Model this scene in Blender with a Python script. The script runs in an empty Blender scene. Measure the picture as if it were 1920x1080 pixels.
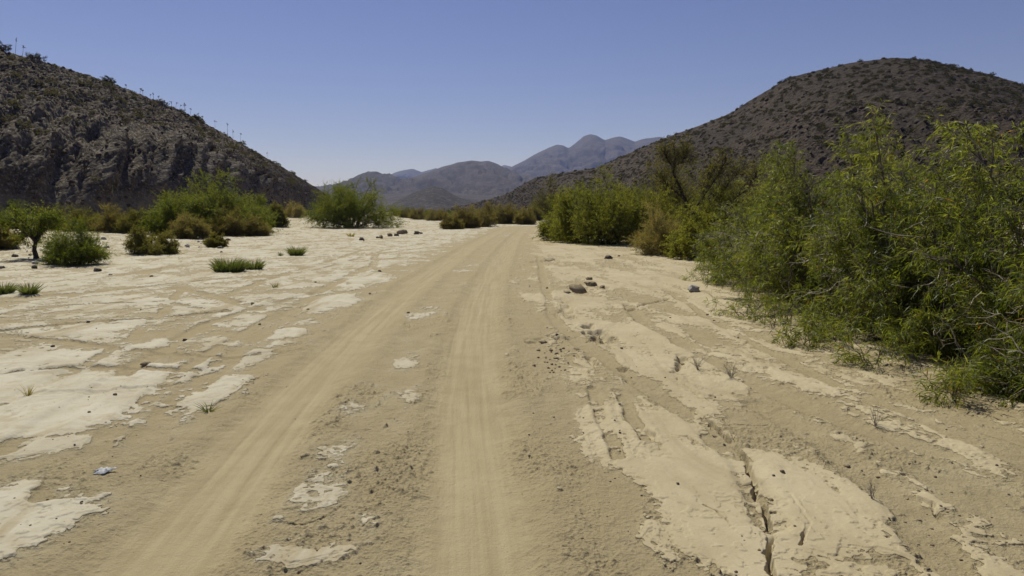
import bpy, math, random
import numpy as np

# ------------------------------------------------------------------ camera, world, sun, exposure
SC = bpy.context.scene
COL = SC.collection
CAM_H = 1.8
FPX = 1280.0                       # focal length in pixels of the 1920 px wide frame
PITCH = math.atan2(145.0, FPX)     # horizon 145 px above the middle
cd = bpy.data.cameras.new('camera')
cd.lens = 24.0; cd.sensor_width = 36.0
cd.clip_start = 0.05; cd.clip_end = 30000
cam = bpy.data.objects.new('camera', cd); COL.objects.link(cam)
cam.location = (0, 0, CAM_H)
cam.rotation_euler = (math.pi/2 - PITCH, 0, 0)
SC.camera = cam

SUN_AZ = math.radians(-28)         # measured from +Y towards +X
SUN_EL = math.radians(54)
w = bpy.data.worlds.new('World'); SC.world = w
w.use_nodes = True
wn = w.node_tree.nodes; wl = w.node_tree.links
for n in list(wn): wn.remove(n)
sky = wn.new('ShaderNodeTexSky'); sky.sky_type = 'NISHITA'
sky.sun_disc = False
sky.sun_elevation = SUN_EL; sky.sun_rotation = SUN_AZ
sky.altitude = 4000; sky.air_density = 1.6; sky.dust_density = 0.4; sky.ozone_density = 1.0
bgn = wn.new('ShaderNodeBackground'); bgn.inputs[1].default_value = 0.0475
won = wn.new('ShaderNodeOutputWorld')
tint = wn.new('ShaderNodeMix'); tint.data_type = 'RGBA'; tint.blend_type = 'MULTIPLY'; tint.inputs[0].default_value = 1.0
tint.inputs[7].default_value = (0.875, 0.775, 1.07, 1)       # the camera's white balance leans to violet
wl.new(sky.outputs[0], tint.inputs[6]); wl.new(tint.outputs[2], bgn.inputs[0]); wl.new(bgn.outputs[0], won.inputs[0])

sd = bpy.data.lights.new('sun', 'SUN'); sd.energy = 3.9; sd.angle = math.radians(0.53)
sd.color = (1.0, 0.97, 0.86)
so = bpy.data.objects.new('sun', sd); COL.objects.link(so)
from mathutils import Vector
sdir = Vector((math.sin(SUN_AZ)*math.cos(SUN_EL), math.cos(SUN_AZ)*math.cos(SUN_EL), math.sin(SUN_EL)))
so.rotation_euler = sdir.to_track_quat('Z', 'Y').to_euler()
so.location = (0, 0, 50)

SC.view_settings.view_transform = 'Standard'
SC.view_settings.look = 'None'
SC.view_settings.exposure = 0.33
SC.view_settings.gamma = 1.0
SC.render.engine = 'CYCLES'
SC.cycles.max_bounces = 6
SC.cycles.transparent_max_bounces = 8
SC.cycles.volume_bounces = 0
SC.cycles.use_denoising = True

# ------------------------------------------------------------------ numeric helpers
RS = np.random.RandomState(7)

def _hash(ix, iy, iz, seed):
    h = (ix.astype(np.int64)*374761393 + iy.astype(np.int64)*668265263 + iz.astype(np.int64)*2147483647 + seed*974711) & 0xFFFFFFFF
    h = ((h ^ (h >> 13))*1274126177) & 0xFFFFFFFF
    h = ((h ^ (h >> 15))*2246822519) & 0xFFFFFFFF
    return h ^ (h >> 16)

_ANG = np.arange(256)*(2*np.pi/256)
_GX = np.cos(_ANG); _GY = np.sin(_ANG)

def perlin2(x, y, seed=0):
    x = np.asarray(x, float); y = np.asarray(y, float)
    ix = np.floor(x); iy = np.floor(y); fx = x-ix; fy = y-iy
    ix = ix.astype(np.int64); iy = iy.astype(np.int64)
    z = np.zeros_like(ix)
    u = fx*fx*fx*(fx*(fx*6-15)+10); v = fy*fy*fy*(fy*(fy*6-15)+10)
    def g(dx, dy):
        k = _hash(ix+dx, iy+dy, z, seed) & 255
        return _GX[k]*(fx-dx) + _GY[k]*(fy-dy)
    a = g(0, 0); b = g(1, 0); c = g(0, 1); d = g(1, 1)
    return 1.5*((a+(b-a)*u) + ((c+(d-c)*u) - (a+(b-a)*u))*v)

def fbm2(x, y, octv=4, seed=0, gain=0.5, lac=2.03):
    s = 0; a = 1.0; t = 0
    for o in range(octv):
        s = s + a*perlin2(x, y, seed+o*17); t += a
        x = x*lac+13.7; y = y*lac-7.3; a *= gain
    return s/t

def ridged2(x, y, octv=4, seed=0, gain=0.5):
    s = 0; a = 1.0; t = 0
    for o in range(octv):
        s = s + a*(1-2*np.abs(perlin2(x, y, seed+o*31))); t += a
        x = x*2.07+3.1; y = y*2.07+9.2; a *= gain
    return s/t

def voronoi2(x, y, seed=0):
    ix = np.floor(x).astype(np.int64); iy = np.floor(y).astype(np.int64)
    f1 = np.full(x.shape, 9.0); f2 = np.full(x.shape, 9.0); cid = np.zeros(x.shape)
    z = np.zeros_like(ix)
    for dx in (-1, 0, 1):
        for dy in (-1, 0, 1):
            cx = ix+dx; cy = iy+dy
            h = _hash(cx, cy, z, seed)
            px = cx+(h & 1023)/1023.0; py = cy+((h >> 10) & 1023)/1023.0
            d = np.sqrt((x-px)**2+(y-py)**2)
            near = d < f1
            f2 = np.where(near, f1, np.minimum(f2, d))
            cid = np.where(near, ((h >> 20) & 1023)/1023.0, cid)
            f1 = np.where(near, d, f1)
    return f1, f2, cid

def sstep(a, b, x):
    t = np.clip((x-a)/(b-a), 0, 1)
    return t*t*(3-2*t)

CP, SP = math.cos(PITCH), math.sin(PITCH)
def ray(px, py):
    x = (px-960.0)/FPX; z = (540.0-py)/FPX
    return x, CP + z*SP, -SP + z*CP
def G(px, py, z=0.0):
    """ground point seen at a pixel of the photograph"""
    dx, dy, dz = ray(px, py)
    t = (z-CAM_H)/dz
    return dx*t, dy*t
def atdepth(px, py, Y):
    dx, dy, dz = ray(px, py)
    t = Y/dy
    return np.array((dx*t, Y, CAM_H+dz*t))

# ------------------------------------------------------------------ mesh helpers
def mesh_from(name, V, F, mat=None, smooth=False, face_attr=None):
    """F: (n,3) or (n,4) int array, or a list of such arrays"""
    if not isinstance(F, list): F = [F]
    F = [f for f in F if len(f)]
    me = bpy.data.meshes.new(name)
    V = np.asarray(V, np.float32)
    me.vertices.add(len(V)); me.vertices.foreach_set('co', V.ravel())
    nl = sum(f.size for f in F); nf = sum(len(f) for f in F)
    me.loops.add(nl); me.polygons.add(nf)
    me.loops.foreach_set('vertex_index', np.concatenate([f.ravel() for f in F]).astype(np.int32))
    tot = np.concatenate([np.full(len(f), f.shape[1], np.int32) for f in F])
    st = np.concatenate([[0], np.cumsum(tot)[:-1]]).astype(np.int32)
    me.polygons.foreach_set('loop_start', st)
    try: me.polygons.foreach_set('loop_total', tot)
    except Exception: pass
    if smooth: me.polygons.foreach_set('use_smooth', np.ones(nf, bool))
    me.update(calc_edges=True)
    if face_attr is not None:
        at = me.attributes.new('tint', 'FLOAT', 'FACE')
        at.data.foreach_set('value', np.asarray(face_attr, np.float32))
    if mat: me.materials.append(mat)
    return me

def link(name, me, parent=None, loc=(0, 0, 0), rot=(0, 0, 0), scl=(1, 1, 1)):
    o = bpy.data.objects.new(name, me); COL.objects.link(o)
    o.location = loc; o.rotation_euler = rot; o.scale = scl
    if parent: o.parent = parent
    return o
def tag(o, label, cat=None, group=None, kind=None):
    o['label'] = label
    if cat: o['category'] = cat
    if group: o['group'] = group
    if kind: o['kind'] = kind
    return o

class Geo:
    def __init__(s): s.V = []; s.Q = []; s.n = 0; s.T = []
    def tube(s, P, R, sides=4):
        P = np.asarray(P, float); n = len(P)
        R = np.broadcast_to(np.asarray(R, float), (n,))
        T = np.gradient(P, axis=0); T /= np.linalg.norm(T, axis=1)[:, None]+1e-9
        ref = np.array((0.31, 0.17, 0.93)) if abs(T[0][2]) < 0.8 else np.array((0.9, 0.3, 0.1))
        A = np.cross(T, ref); A /= np.linalg.norm(A, axis=1)[:, None]+1e-9
        B = np.cross(T, A)
        a = np.arange(sides)*2*np.pi/sides
        ring = (np.cos(a)[None, :, None]*A[:, None, :] + np.sin(a)[None, :, None]*B[:, None, :])*R[:, None, None] + P[:, None, :]
        base = s.n
        i = np.arange(n-1)[:, None]*sides; j = np.arange(sides)[None, :]; j2 = (j+1) % sides
        q = np.stack([i+j, i+j2, i+sides+j2, i+sides+j], -1).reshape(-1, 4)+base
        s.V.append(ring.reshape(-1, 3)); s.Q.append(q); s.n += n*sides
    def quads(s, v4, tint=None):
        """v4: (n,4,3)"""
        n = len(v4)
        s.V.append(v4.reshape(-1, 3)); s.Q.append(np.arange(n*4).reshape(n, 4)+s.n); s.n += 4*n
        s.T.append(np.zeros(n) if tint is None else tint)
    def get(s):
        if not s.V: return np.zeros((0, 3)), np.zeros((0, 4), int)
        return np.concatenate(s.V), np.concatenate(s.Q)

def unit(a): return a/(np.linalg.norm(a, axis=-1, keepdims=True)+1e-9)

def leaves(geo, P, D, L, W, rs, tint):
    """diamond leaves with base P, direction D, lengths L, widths W"""
    n = len(P)
    D = unit(D)
    rnd = rs.normal(size=(n, 3))
    S = unit(np.cross(D, rnd)); N = np.cross(D, S)
    L = L[:, None]; W = W[:, None]
    tip = P + D*L - np.array((0, 0, 1.0))*L*0.12
    mid = P + D*L*0.45 + N*L*0.05
    v = np.stack([P, mid+S*W*0.5, tip, mid-S*W*0.5], 1)
    geo.quads(v, tint)

# ------------------------------------------------------------------ node helpers
def new_mat(name):
    m = bpy.data.materials.new(name); m.use_nodes = True
    nt = m.node_tree
    for n in list(nt.nodes): nt.nodes.remove(n)
    out = nt.nodes.new('ShaderNodeOutputMaterial')
    return m, nt, out
class NB:
    def __init__(s, nt): s.nt = nt
    def n(s, t, **kw):
        x = s.nt.nodes.new(t)
        for k, v in kw.items(): setattr(x, k, v)
        return x
    def l(s, a, b): s.nt.links.new(a, b)
    def val(s, x, sock):
        if hasattr(x, 'is_linked') or hasattr(x, 'links'): s.l(x, sock)
        else: sock.default_value = x
    def noise(s, vec, scale, detail=4, rough=0.55, dist=0.0):
        x = s.n('ShaderNodeTexNoise')
        x.inputs['Scale'].default_value = scale; x.inputs['Detail'].default_value = detail
        x.inputs['Roughness'].default_value = rough; x.inputs['Distortion'].default_value = dist
        if vec is not None: s.l(vec, x.inputs['Vector'])
        return x.outputs['Fac']
    def vor(s, vec, scale, feature='F1', out='Distance', rand=1.0):
        x = s.n('ShaderNodeTexVoronoi'); x.feature = feature
        x.inputs['Scale'].default_value = scale; x.inputs['Randomness'].default_value = rand
        if vec is not None: s.l(vec, x.inputs['Vector'])
        return x.outputs[out]
    def math(s, op, a, b=0.0, clamp=False):
        x = s.n('ShaderNodeMath'); x.operation = op; x.use_clamp = clamp
        s.val(a, x.inputs[0]); s.val(b, x.inputs[1])
        return x.outputs[0]
    def rng(s, v, a, b, c=0.0, d=1.0, smooth=True):
        x = s.n('ShaderNodeMapRange'); x.interpolation_type = 'SMOOTHSTEP' if smooth else 'LINEAR'
        s.val(v, x.inputs['Value'])
        for k, q in zip(('From Min', 'From Max', 'To Min', 'To Max'), (a, b, c, d)): x.inputs[k].default_value = q
        return x.outputs['Result']
    def mix(s, f, a, b, mode='MIX'):
        x = s.n('ShaderNodeMix'); x.data_type = 'RGBA'; x.blend_type = mode
        s.val(f, x.inputs['Factor'])
        for q, k in ((a, 6), (b, 7)):
            if hasattr(q, 'is_linked') or hasattr(q, 'links'): s.l(q, x.inputs[k])
            else: x.inputs[k].default_value = (*q, 1.0)
        return x.outputs[2]
    def attr(s, name, out='Fac'):
        x = s.n('ShaderNodeAttribute'); x.attribute_name = name
        return x.outputs[out]
    def bump(s, h, strength=0.5, dist=0.02, normal=None):
        x = s.n('ShaderNodeBump'); x.inputs['Strength'].default_value = strength; x.inputs['Distance'].default_value = dist
        s.l(h, x.inputs['Height'])
        if normal is not None: s.l(normal, x.inputs['Normal'])
        return x.outputs['Normal']
    def mapping(s, vec, scale):
        x = s.n('ShaderNodeMapping'); x.inputs['Scale'].default_value = scale
        s.l(vec, x.inputs['Vector']); return x.outputs[0]

def leaf_mat(name, c0, c1, c2, trans=0.35, rough=0.5, spec=0.3, tcol=None, dead=None):
    m, nt, out = new_mat(name); b = NB(nt)
    t = b.attr('tint')
    cr = b.n('ShaderNodeValToRGB'); b.l(t, cr.inputs[0])
    cr.color_ramp.elements[0].color = (*c0, 1); cr.color_ramp.elements[1].color = (*c2, 1)
    e = cr.color_ramp.elements.new(0.5); e.color = (*c1, 1)
    if dead:
        cr.color_ramp.elements[2].position = 0.93; e = cr.color_ramp.elements.new(1.0); e.color = (*dead, 1)
    p = b.n('ShaderNodeBsdfPrincipled'); b.l(cr.outputs[0], p.inputs['Base Color'])
    p.inputs['Roughness'].default_value = rough; p.inputs['Specular IOR Level'].default_value = spec
    tr = b.n('ShaderNodeBsdfTranslucent')
    tc = b.mix(1.0, cr.outputs[0], tcol or (1.35, 1.25, 0.5), 'MULTIPLY')
    b.l(tc, tr.inputs['Color'])
    mx = b.n('ShaderNodeMixShader'); mx.inputs[0].default_value = trans
    b.l(p.outputs[0], mx.inputs[1]); b.l(tr.outputs[0], mx.inputs[2]); b.l(mx.outputs[0], out.inputs[0])
    return m

def bark_mat(name, c0, c1, scale=14):
    m, nt, out = new_mat(name); b = NB(nt)
    tc = b.n('ShaderNodeTexCoord').outputs['Object']
    f = b.noise(tc, scale, 5, 0.6)
    c = b.mix(b.rng(f, 0.35, 0.68), c0, c1)
    p = b.n('ShaderNodeBsdfPrincipled'); b.l(c, p.inputs['Base Color']); p.inputs['Roughness'].default_value = 0.85
    p.inputs['Specular IOR Level'].default_value = 0.2
    b.l(b.bump(f, 0.6, 0.02), p.inputs['Normal'])
    b.l(p.outputs[0], out.inputs[0])
    return m

def rock_mat(name, cols, s1=0.5, s2=4.0, bumpd=0.15, rough=0.95):
    m, nt, out = new_mat(name); b = NB(nt)
    tc = b.n('ShaderNodeNewGeometry').outputs['Position']
    f = b.noise(tc, s1, 6, 0.6); g = b.noise(tc, s2, 6, 0.65)
    c = b.mix(b.rng(f, 0.36, 0.64), cols[0], cols[1])
    c = b.mix(b.rng(g, 0.5, 0.72), c, cols[2])
    p = b.n('ShaderNodeBsdfPrincipled'); b.l(c, p.inputs['Base Color']); p.inputs['Roughness'].default_value = rough
    p.inputs['Specular IOR Level'].default_value = 0.15
    b.l(b.bump(b.noise(tc, s2*2, 8, 0.7), 0.8, bumpd), p.inputs['Normal'])
    b.l(p.outputs[0], out.inputs[0])
    return m

# ------------------------------------------------------------------ the wash floor: height and masks
# centre line of the two-track road, read off the photograph
def _pl(pts): return np.array([G(*p) for p in pts])
RUT_L = _pl([(60, 1300), (310, 1060), (480, 830), (600, 700), (680, 620), (760, 545), (830, 495), (895, 452), (935, 432), (962, 421)])
RUT_R = _pl([(900, 1300), (886, 1060), (880, 830), (878, 700), (884, 620), (905, 545), (930, 495), (958, 452), (980, 432), (994, 421)])
_yc = np.concatenate([[-40, 0], np.geomspace(2.2, 88, 60), [140, 400, 3000]])
_xl = np.interp(_yc, RUT_L[:, 1], RUT_L[:, 0]); _xr = np.interp(_yc, RUT_R[:, 1], RUT_R[:, 0])
def _sm(a):
    for _ in range(4): a = np.concatenate([a[:1], (a[:-2]+2*a[1:-1]+a[2:])/4, a[-1:]])
    return a
_xc = (_xl+_xr)/2
_xc[-3:] = [_xc[-4]+5, _xc[-4]+60, _xc[-4]+400]
_xc = _sm(_xc)
_hg = _sm(np.clip((_xr-_xl)/2, 0.72, 0.95))
def road_uv(x, y):
    xc = np.interp(y, _yc, _xc); hg = np.interp(y, _yc, _hg)
    return x-xc, hg

# wheel lines that cut across the mud beside the road: (polyline in photo pixels, half width m, depth m)
TRACKS = [
    ([(0, 622), (160, 606), (300, 596), (420, 583)], 0.11, 0.022),
    ([(0, 630), (120, 640), (260, 660), (420, 672), (560, 660)], 0.09, 0.015),
    ([(600, 548), (470, 580), (380, 610), (300, 660), (210, 715), (100, 790), (0, 850)], 0.12, 0.02),
    ([(330, 540), (420, 560), (500, 585), (560, 600)], 0.14, 0.02),
    ([(820, 462), (760, 470), (705, 478), (700, 500), (740, 515)], 0.15, 0.02),
    ([(680, 470), (600, 495), (520, 520), (440, 548)], 0.13, 0.015),
    ([(0, 700), (120, 690), (260, 690), (400, 700)], 0.10, 0.014),
    ([(1180, 572), (1200, 600), (1300, 655), (1440, 735), (1600, 800), (1760, 850)], 0.12, 0.02),
    ([(1340, 585), (1420, 620), (1560, 670), (1720, 715), (1920, 790)], 0.06, -0.014),
    ([(1010, 480), (1020, 530), (1040, 600), (1080, 640), (1160, 690), (1290, 780), (1400, 880), (1450, 990)], 0.10, 0.014),
    ([(1110, 730), (1130, 790), (1160, 860)], 0.06, 0.018),
    ([(1160, 735), (1185, 780), (1215, 830)], 0.06, 0.018),
    ([(1420, 760), (1560, 840), (1700, 960), (1780, 1070)], 0.13, 0.018),
    ([(1250, 545), (1400, 640), (1600, 740), (1920, 870)], 0.08, 0.010),
    ([(350, 470), (480, 462), (620, 452), (760, 446)], 0.20, 0.02),
    ([(230, 870), (330, 760), (430, 672), (520, 603), (600, 548), (690, 500)], 0.15, 0.015),
    ([(90, 930), (230, 790), (350, 690), (450, 630), (540, 578)], 0.10, 0.012),
    ([(0, 590), (140, 572), (300, 566), (420, 585)], 0.10, 0.014),
    ([(340, 545), (300, 590), (240, 640), (150, 690), (0, 760)], 0.09, 0.012),
    ([(60, 740), (200, 735), (330, 722)], 0.07, 0.012),
    ([(560, 500), (660, 492), (760, 482)], 0.14, 0.014), ([(480, 530), (600, 505), (720, 470), (800, 455)], 0.12, 0.014),
    ([(200, 520), (340, 500), (520, 490), (640, 478)], 0.14, 0.014),
    ([(0, 560), (200, 545), (380, 528), (560, 515)], 0.18, 0.015),
]
TRACKS = [(_pl(p), hw, d) for p, hw, d in TRACKS]
# dark open cracks / broken lips
CRACKS = [
    ([(1300, 770), (1340, 800), (1398, 860), (1405, 880), (1420, 915), (1412, 925), (1432, 950), (1440, 985), (1446, 1010), (1440, 1045), (1452, 1090)], 0.020, 0.08),
    ([(1375, 820), (1390, 850), (1398, 860)], 0.006, 0.03),
    ([(1255, 820), (1290, 822), (1330, 850)], 0.012, 0.03),
    ([(1320, 955), (1345, 965), (1370, 995)], 0.005, 0.03),
    ([(1100, 612), (1108, 622), (1115, 640), (1134, 642), (1138, 630), (1122, 622)], 0.07, 0.13),
    ([(1000, 492), (1030, 488), (1048, 486)], 0.16, 0.10),
    ([(1380, 797), (1440, 800)], 0.006, 0.03),
    ([(560, 1072), (590, 1062), (612, 1052)], 0.010, 0.03),
    ([(520, 985), (560, 985), (600, 975), (640, 950)], 0.010, 0.02),
    ([(1180, 580), (1215, 568), (1250, 562)], 0.05, 0.06),
    ([(1840, 815), (1880, 826), (1920, 840)], 0.008, 0.03),
    ([(1050, 560), (1062, 575), (1055, 590), (1075, 598)], 0.09, 0.08), ([(1000, 640), (1040, 634), (1095, 634)], 0.09, 0.07), ([(1085, 655), (1100, 668), (1120, 690)], 0.04, 0.06),
    ([(1165, 690), (1180, 715), (1205, 735)], 0.03, 0.05), ([(1200, 800), (1215, 812), (1228, 822)], 0.02, 0.04), ([(1480, 930), (1520, 990), (1500, 1030)], 0.012, 0.04),
    ([(1700, 930), (1745, 950), (1770, 985)], 0.02, 0.05), ([(430, 480), (480, 478)], 0.1, 0.05), ([(1130, 500), (1180, 500)], 0.10, 0.05),
    ([(480, 452), (530, 448), (590, 443)], 0.09, 0.06),
    ([(1740, 700), (1840, 735), (1900, 755)], 0.01, 0.03),
    ([(1280, 668), (1278, 690), (1274, 702)], 0.045, 0.09),
    ([(1270, 712), (1330, 760), (1370, 800)], 0.012, 0.02),
]
CRACKS = [(_pl(p), hw, d) for p, hw, d in CRACKS]
# pale mud sheets named one by one: (px, py, radius across m, radius along m, weight)
BLOBS = [(640, 845, .20, .32, 1), (600, 930, .20, .28, 1), (660, 770, .16, .25, .9), (772, 750, .13, .40, 1), (545, 1050, .28, .16, .9), (800, 590, .33, .9, .9),
         (772, 675, .16, .5, .9), (790, 560, .3, .8, .8), (860, 510, .3, 1.2, .8), (640, 565, .4, 1.0, .9), (700, 525, .5, 1.4, .9), (470, 680, .2, 1.0, .9),
         (385, 745, .2, .7, 1), (520, 640, .25, .9, .9), (90, 800, .7, .9, .8), (180, 765, .6, .5, .8), (60, 960, .5, .5, .9), (70, 730, 1.0, .9, 1), (280, 720, .7, .4, .8),
         (1090, 780, .10, .5, 1), (1130, 790, .10, .5, 1), (1115, 850, .12, .3, .8), (1235, 780, .34, .6, 1), (1290, 900, .36, .6, .8), (1330, 1010, .5, .3, .7), (1440, 900, .2, .5, .8),
         (1190, 680, .6, .6, .7), (1220, 620, .6, .9, .6), (1540, 930, .3, .5, .8), (1850, 860, .3, .5, .5), (1060, 700, .3, .4, .9), (1330, 740, .4, .6, .6),
         (1200, 520, 1.2, 2.5, .5), (1050, 560, .5, 1.2, .9), (1080, 470, 1.0, 5, .7)]
BLOBS = [(*G(a, b), c, d, e) for a, b, c, d, e in BLOBS]
HOLE = G(1088, 546)

def _seg_dist(x, y, P):
    d = np.full(x.shape, 1e9)
    for (x0, y0), (x1, y1) in zip(P[:-1], P[1:]):
        vx, vy = x1-x0, y1-y0; L = vx*vx+vy*vy+1e-12
        t = np.clip(((x-x0)*vx+(y-y0)*vy)/L, 0, 1)
        d = np.minimum(d, np.hypot(x-x0-t*vx, y-y0-t*vy))
    return d

def ground(x, y, full=False):
    """height of the wash floor, and (full) the plate / rut / rough masks"""
    r = np.hypot(x, y)
    h = 0.05*fbm2(x*0.13, y*0.13, 3, 5)*sstep(3, 14, r)
    lb = sstep(-13, -26, x + 0.05*np.clip(y, 0, 80) + 2*fbm2(x*0.08, y*0.08, 2, 77))
    rb = sstep(4.8, 8.5, x - 0.02*y)
    fade = 1-sstep(400, 900, r)
    h = h + (0.35*lb + 0.22*rb)*fade
    h = h - 1.5*sstep(900, 3000, r)
    if not full: return h
    u, hg = road_uv(x, y)
    near = 1-sstep(45, 110, r)
    w1 = fbm2(x*1.3, y*1.3, 3, 21); w2 = fbm2(x*1.3+5.2, y*1.3+1.3, 3, 22)
    e1 = fbm2(x*7, y*7, 3, 24)
    au = np.abs(np.abs(u + 0.10*w1 + 0.05*e1)-hg)
    rut = 1-sstep(0.14, 0.52, au)
    mid = 1-sstep(hg*0.55, hg*0.8, np.abs(u))
    # big-scale mud field
    e2 = fbm2(x*17, y*17, 2, 25)
    fl = sstep(0.2, 1.6, u)                       # right of the road the mud lies in streaks along the flow
    nL = fbm2(x*1.25+0.6*w2, y*1.15+0.6*w1, 4, 33, 0.6)
    nR = fbm2((x+0.12*y)*1.7+0.35*w2, y*0.40+0.3*w1, 4, 35, 0.62)
    b = 0.34*fbm2(x*0.45+0.3*w1, y*0.36+0.3*w2, 3, 31, 0.5) + 0.74*(nL*(1-fl)+nR*fl) + 0.30*e1 + 0.16*e2
    side = sstep(hg+0.30, hg+1.9, np.abs(u) + 0.7*w2)
    field = b + 0.11*side + 0.05*side*(u < 0) - 0.34*(1-side)
    right = sstep(0.3, 1.2, u)
    field = field + 0.02*right*side*(1-sstep(4.0, 6.0, x))
    field = field - 0.16*lb + 0.06*sstep(8, 25, y)
    field = field - 0.20*sstep(1.7, 2.6, x)*(1-sstep(6, 9, y))
    for bx, by, rx, ry, wt in BLOBS:
        k = np.hypot((x-bx)/rx, (y-by)/ry)
        field = field + wt*0.50*(1-sstep(0.3, 1.6, k + 0.5*w1 + 0.9*e1))
    tr = np.zeros_like(x); trd = np.zeros_like(x)
    sel = (r < 70)
    xs, ys = x[sel] + 0.05*w1[sel], y[sel] + 0.05*w2[sel]
    for P, hw, dp in TRACKS:
        d = _seg_dist(xs, ys, P)
        m = 1-sstep(hw*0.55, hw*1.35, d)
        berm = np.exp(-((d-hw*1.6)/(hw*0.5))**2)
        trd[sel] += -dp*m + 0.35*abs(dp)*berm
        if dp > 0: tr[sel] = np.maximum(tr[sel], m)
    tr = tr*sstep(-0.45, 0.05, w2 + 0.5*e1)
    field = field - 0.45*tr - 0.8*rut
    # angular flakes: the threshold jumps from one polygon of dried mud to the next
    f1, f2, cid = voronoi2(x*1.9+0.5*w1, y*1.5+0.5*w2, 3)
    g1, g2, cid2 = voronoi2(x*5.2+0.5*w2, y*4.4+0.5*w1, 9)
    k1, k2, cid3 = voronoi2(x*11+0.6*w1, y*9+0.6*w2, 19)
    field = field + 0.15*(cid-0.5) + 0.13*(cid2-0.5) + 0.08*(cid3-0.5)*sstep(22, 12, r)
    pl1 = sstep(0.085, 0.115, field); pl2 = sstep(0.19, 0.215, field + 0.1*(cid2-0.5)); pl0 = sstep(0.0, 0.03, field)
    plate = pl1
    # cracks between the polygons
    ck = (1-sstep(0.006, 0.028, (f2-f1)/1.7 + 0.02*e1+0.005))*0.0
    ck2 = (1-sstep(0.004, 0.020, (g2-g1)/4.8))*sstep(0.12, 0.30, fbm2(x*0.7, y*0.7, 2, 63))
    crack = np.maximum(ck, 0.0*ck2)*pl1
    h = h + near*(0.005*pl0 + 0.007*pl1 + 0.005*pl2 - 0.010*crack)
    tv = (nL*(1-fl) + nR*fl)*5.5 + 0.9*e1 + 0.35*e2       # thin flakes peeling off in steps
    tf = tv - np.floor(tv)
    h = h + near*0.0058*(np.floor(tv) + sstep(0.80, 0.97, tf))*(0.35+0.65*plate)*(1-rut)*sstep(-0.25, 0.15, fbm2(x*0.6, y*0.5, 2, 71))
    open_ = np.zeros_like(x)
    xs2, ys2 = x[sel] + 0.03*e1[sel], y[sel] + 0.03*w1[sel]
    brk = 0.15+0.85*sstep(-0.25, 0.05, fbm2(xs*2.6, ys*2.6, 2, 73))
    for P, hw, dp in CRACKS:
        d = _seg_dist(xs2, ys2, P)
        wv = hw*(0.6 + 1.2*np.abs(e1[sel]))
        m = (1-sstep(wv*(0.7 if hw < 0.03 else 0.2), wv*(1.5 if hw < 0.03 else 2.6), d))*brk
        open_[sel] = np.maximum(open_[sel], m*dp)
    h = h - open_
    # broken block: a hollow under a lip
    k = np.hypot((x-HOLE[0]+0.15*w1)/0.5, (y-HOLE[1]+0.4*w2)/1.0)
    h = h - 0.10*(1-sstep(0.2, 1.1, k))
    # ruts, berms and the wheel lines
    for j_, off in enumerate((-0.25, -0.12, 0.02, 0.14, 0.27)):
        q = np.abs(u)-hg-off + 0.05*fbm2(y*0.35+7*j_, np.sign(u)*3.1+j_, 2, 81) + 0.010*e1
        h = h - 0.0065*np.exp(-(q/0.020)**2)*near*sstep(-0.1, 0.35, fbm2(y*0.5+11*j_, np.sign(u)*5.7, 2, 82))*(r < 40)
    h = h - 0.035*rut*near + 0.018*np.exp(-((au-0.5)/0.12)**2)*near + trd
    # clods
    cl = sstep(-0.05, 0.35, fbm2(x*0.8, y*0.5, 3, 41))*(1-plate)*(1-0.93*rut)*(1-0.6*tr)
    cl = np.clip(cl + 0.9*(1-plate)*np.exp(-((np.abs(u)-hg-0.62)/0.25)**2)*(0.35+w1) + 0.5*(1-plate)*mid*sstep(9, 4, y) + 0.9*np.exp(-((field-0.03)/0.07)**2)*sstep(-0.05, 0.3, w2+0.4*e1)*(1-0.9*rut), 0, 1.2)*near
    q1 = np.clip(fbm2(x*9, y*9, 3, 43)*1.6, 0, 1); q2 = np.clip(perlin2(x*26, y*26, 45), 0, 1)*(r < 14); q3 = np.clip(perlin2(x*48, y*48, 46), 0, 1)*(r < 8)
    h = h + cl*(0.026*q1**1.5 + 0.020*q2**1.7 + 0.012*q3) + (1-plate)*(1-rut)*near*0.006*fbm2(x*6, y*6, 3, 47)
    # silt drapes: long soft ripples running with the flow on the right
    rp = ridged2((x+0.30*y)*1.1+0.5*w1, y*0.18+0.3*w2, 4, 51, 0.6)
    h = h + 0.012*rp*sstep(0.8, 2.2, u)*near
    h = h + 0.004*plate*fbm2(x*2.2, y*2.2, 3, 55)*near
    return h, plate, rut, cl, u, field

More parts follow.
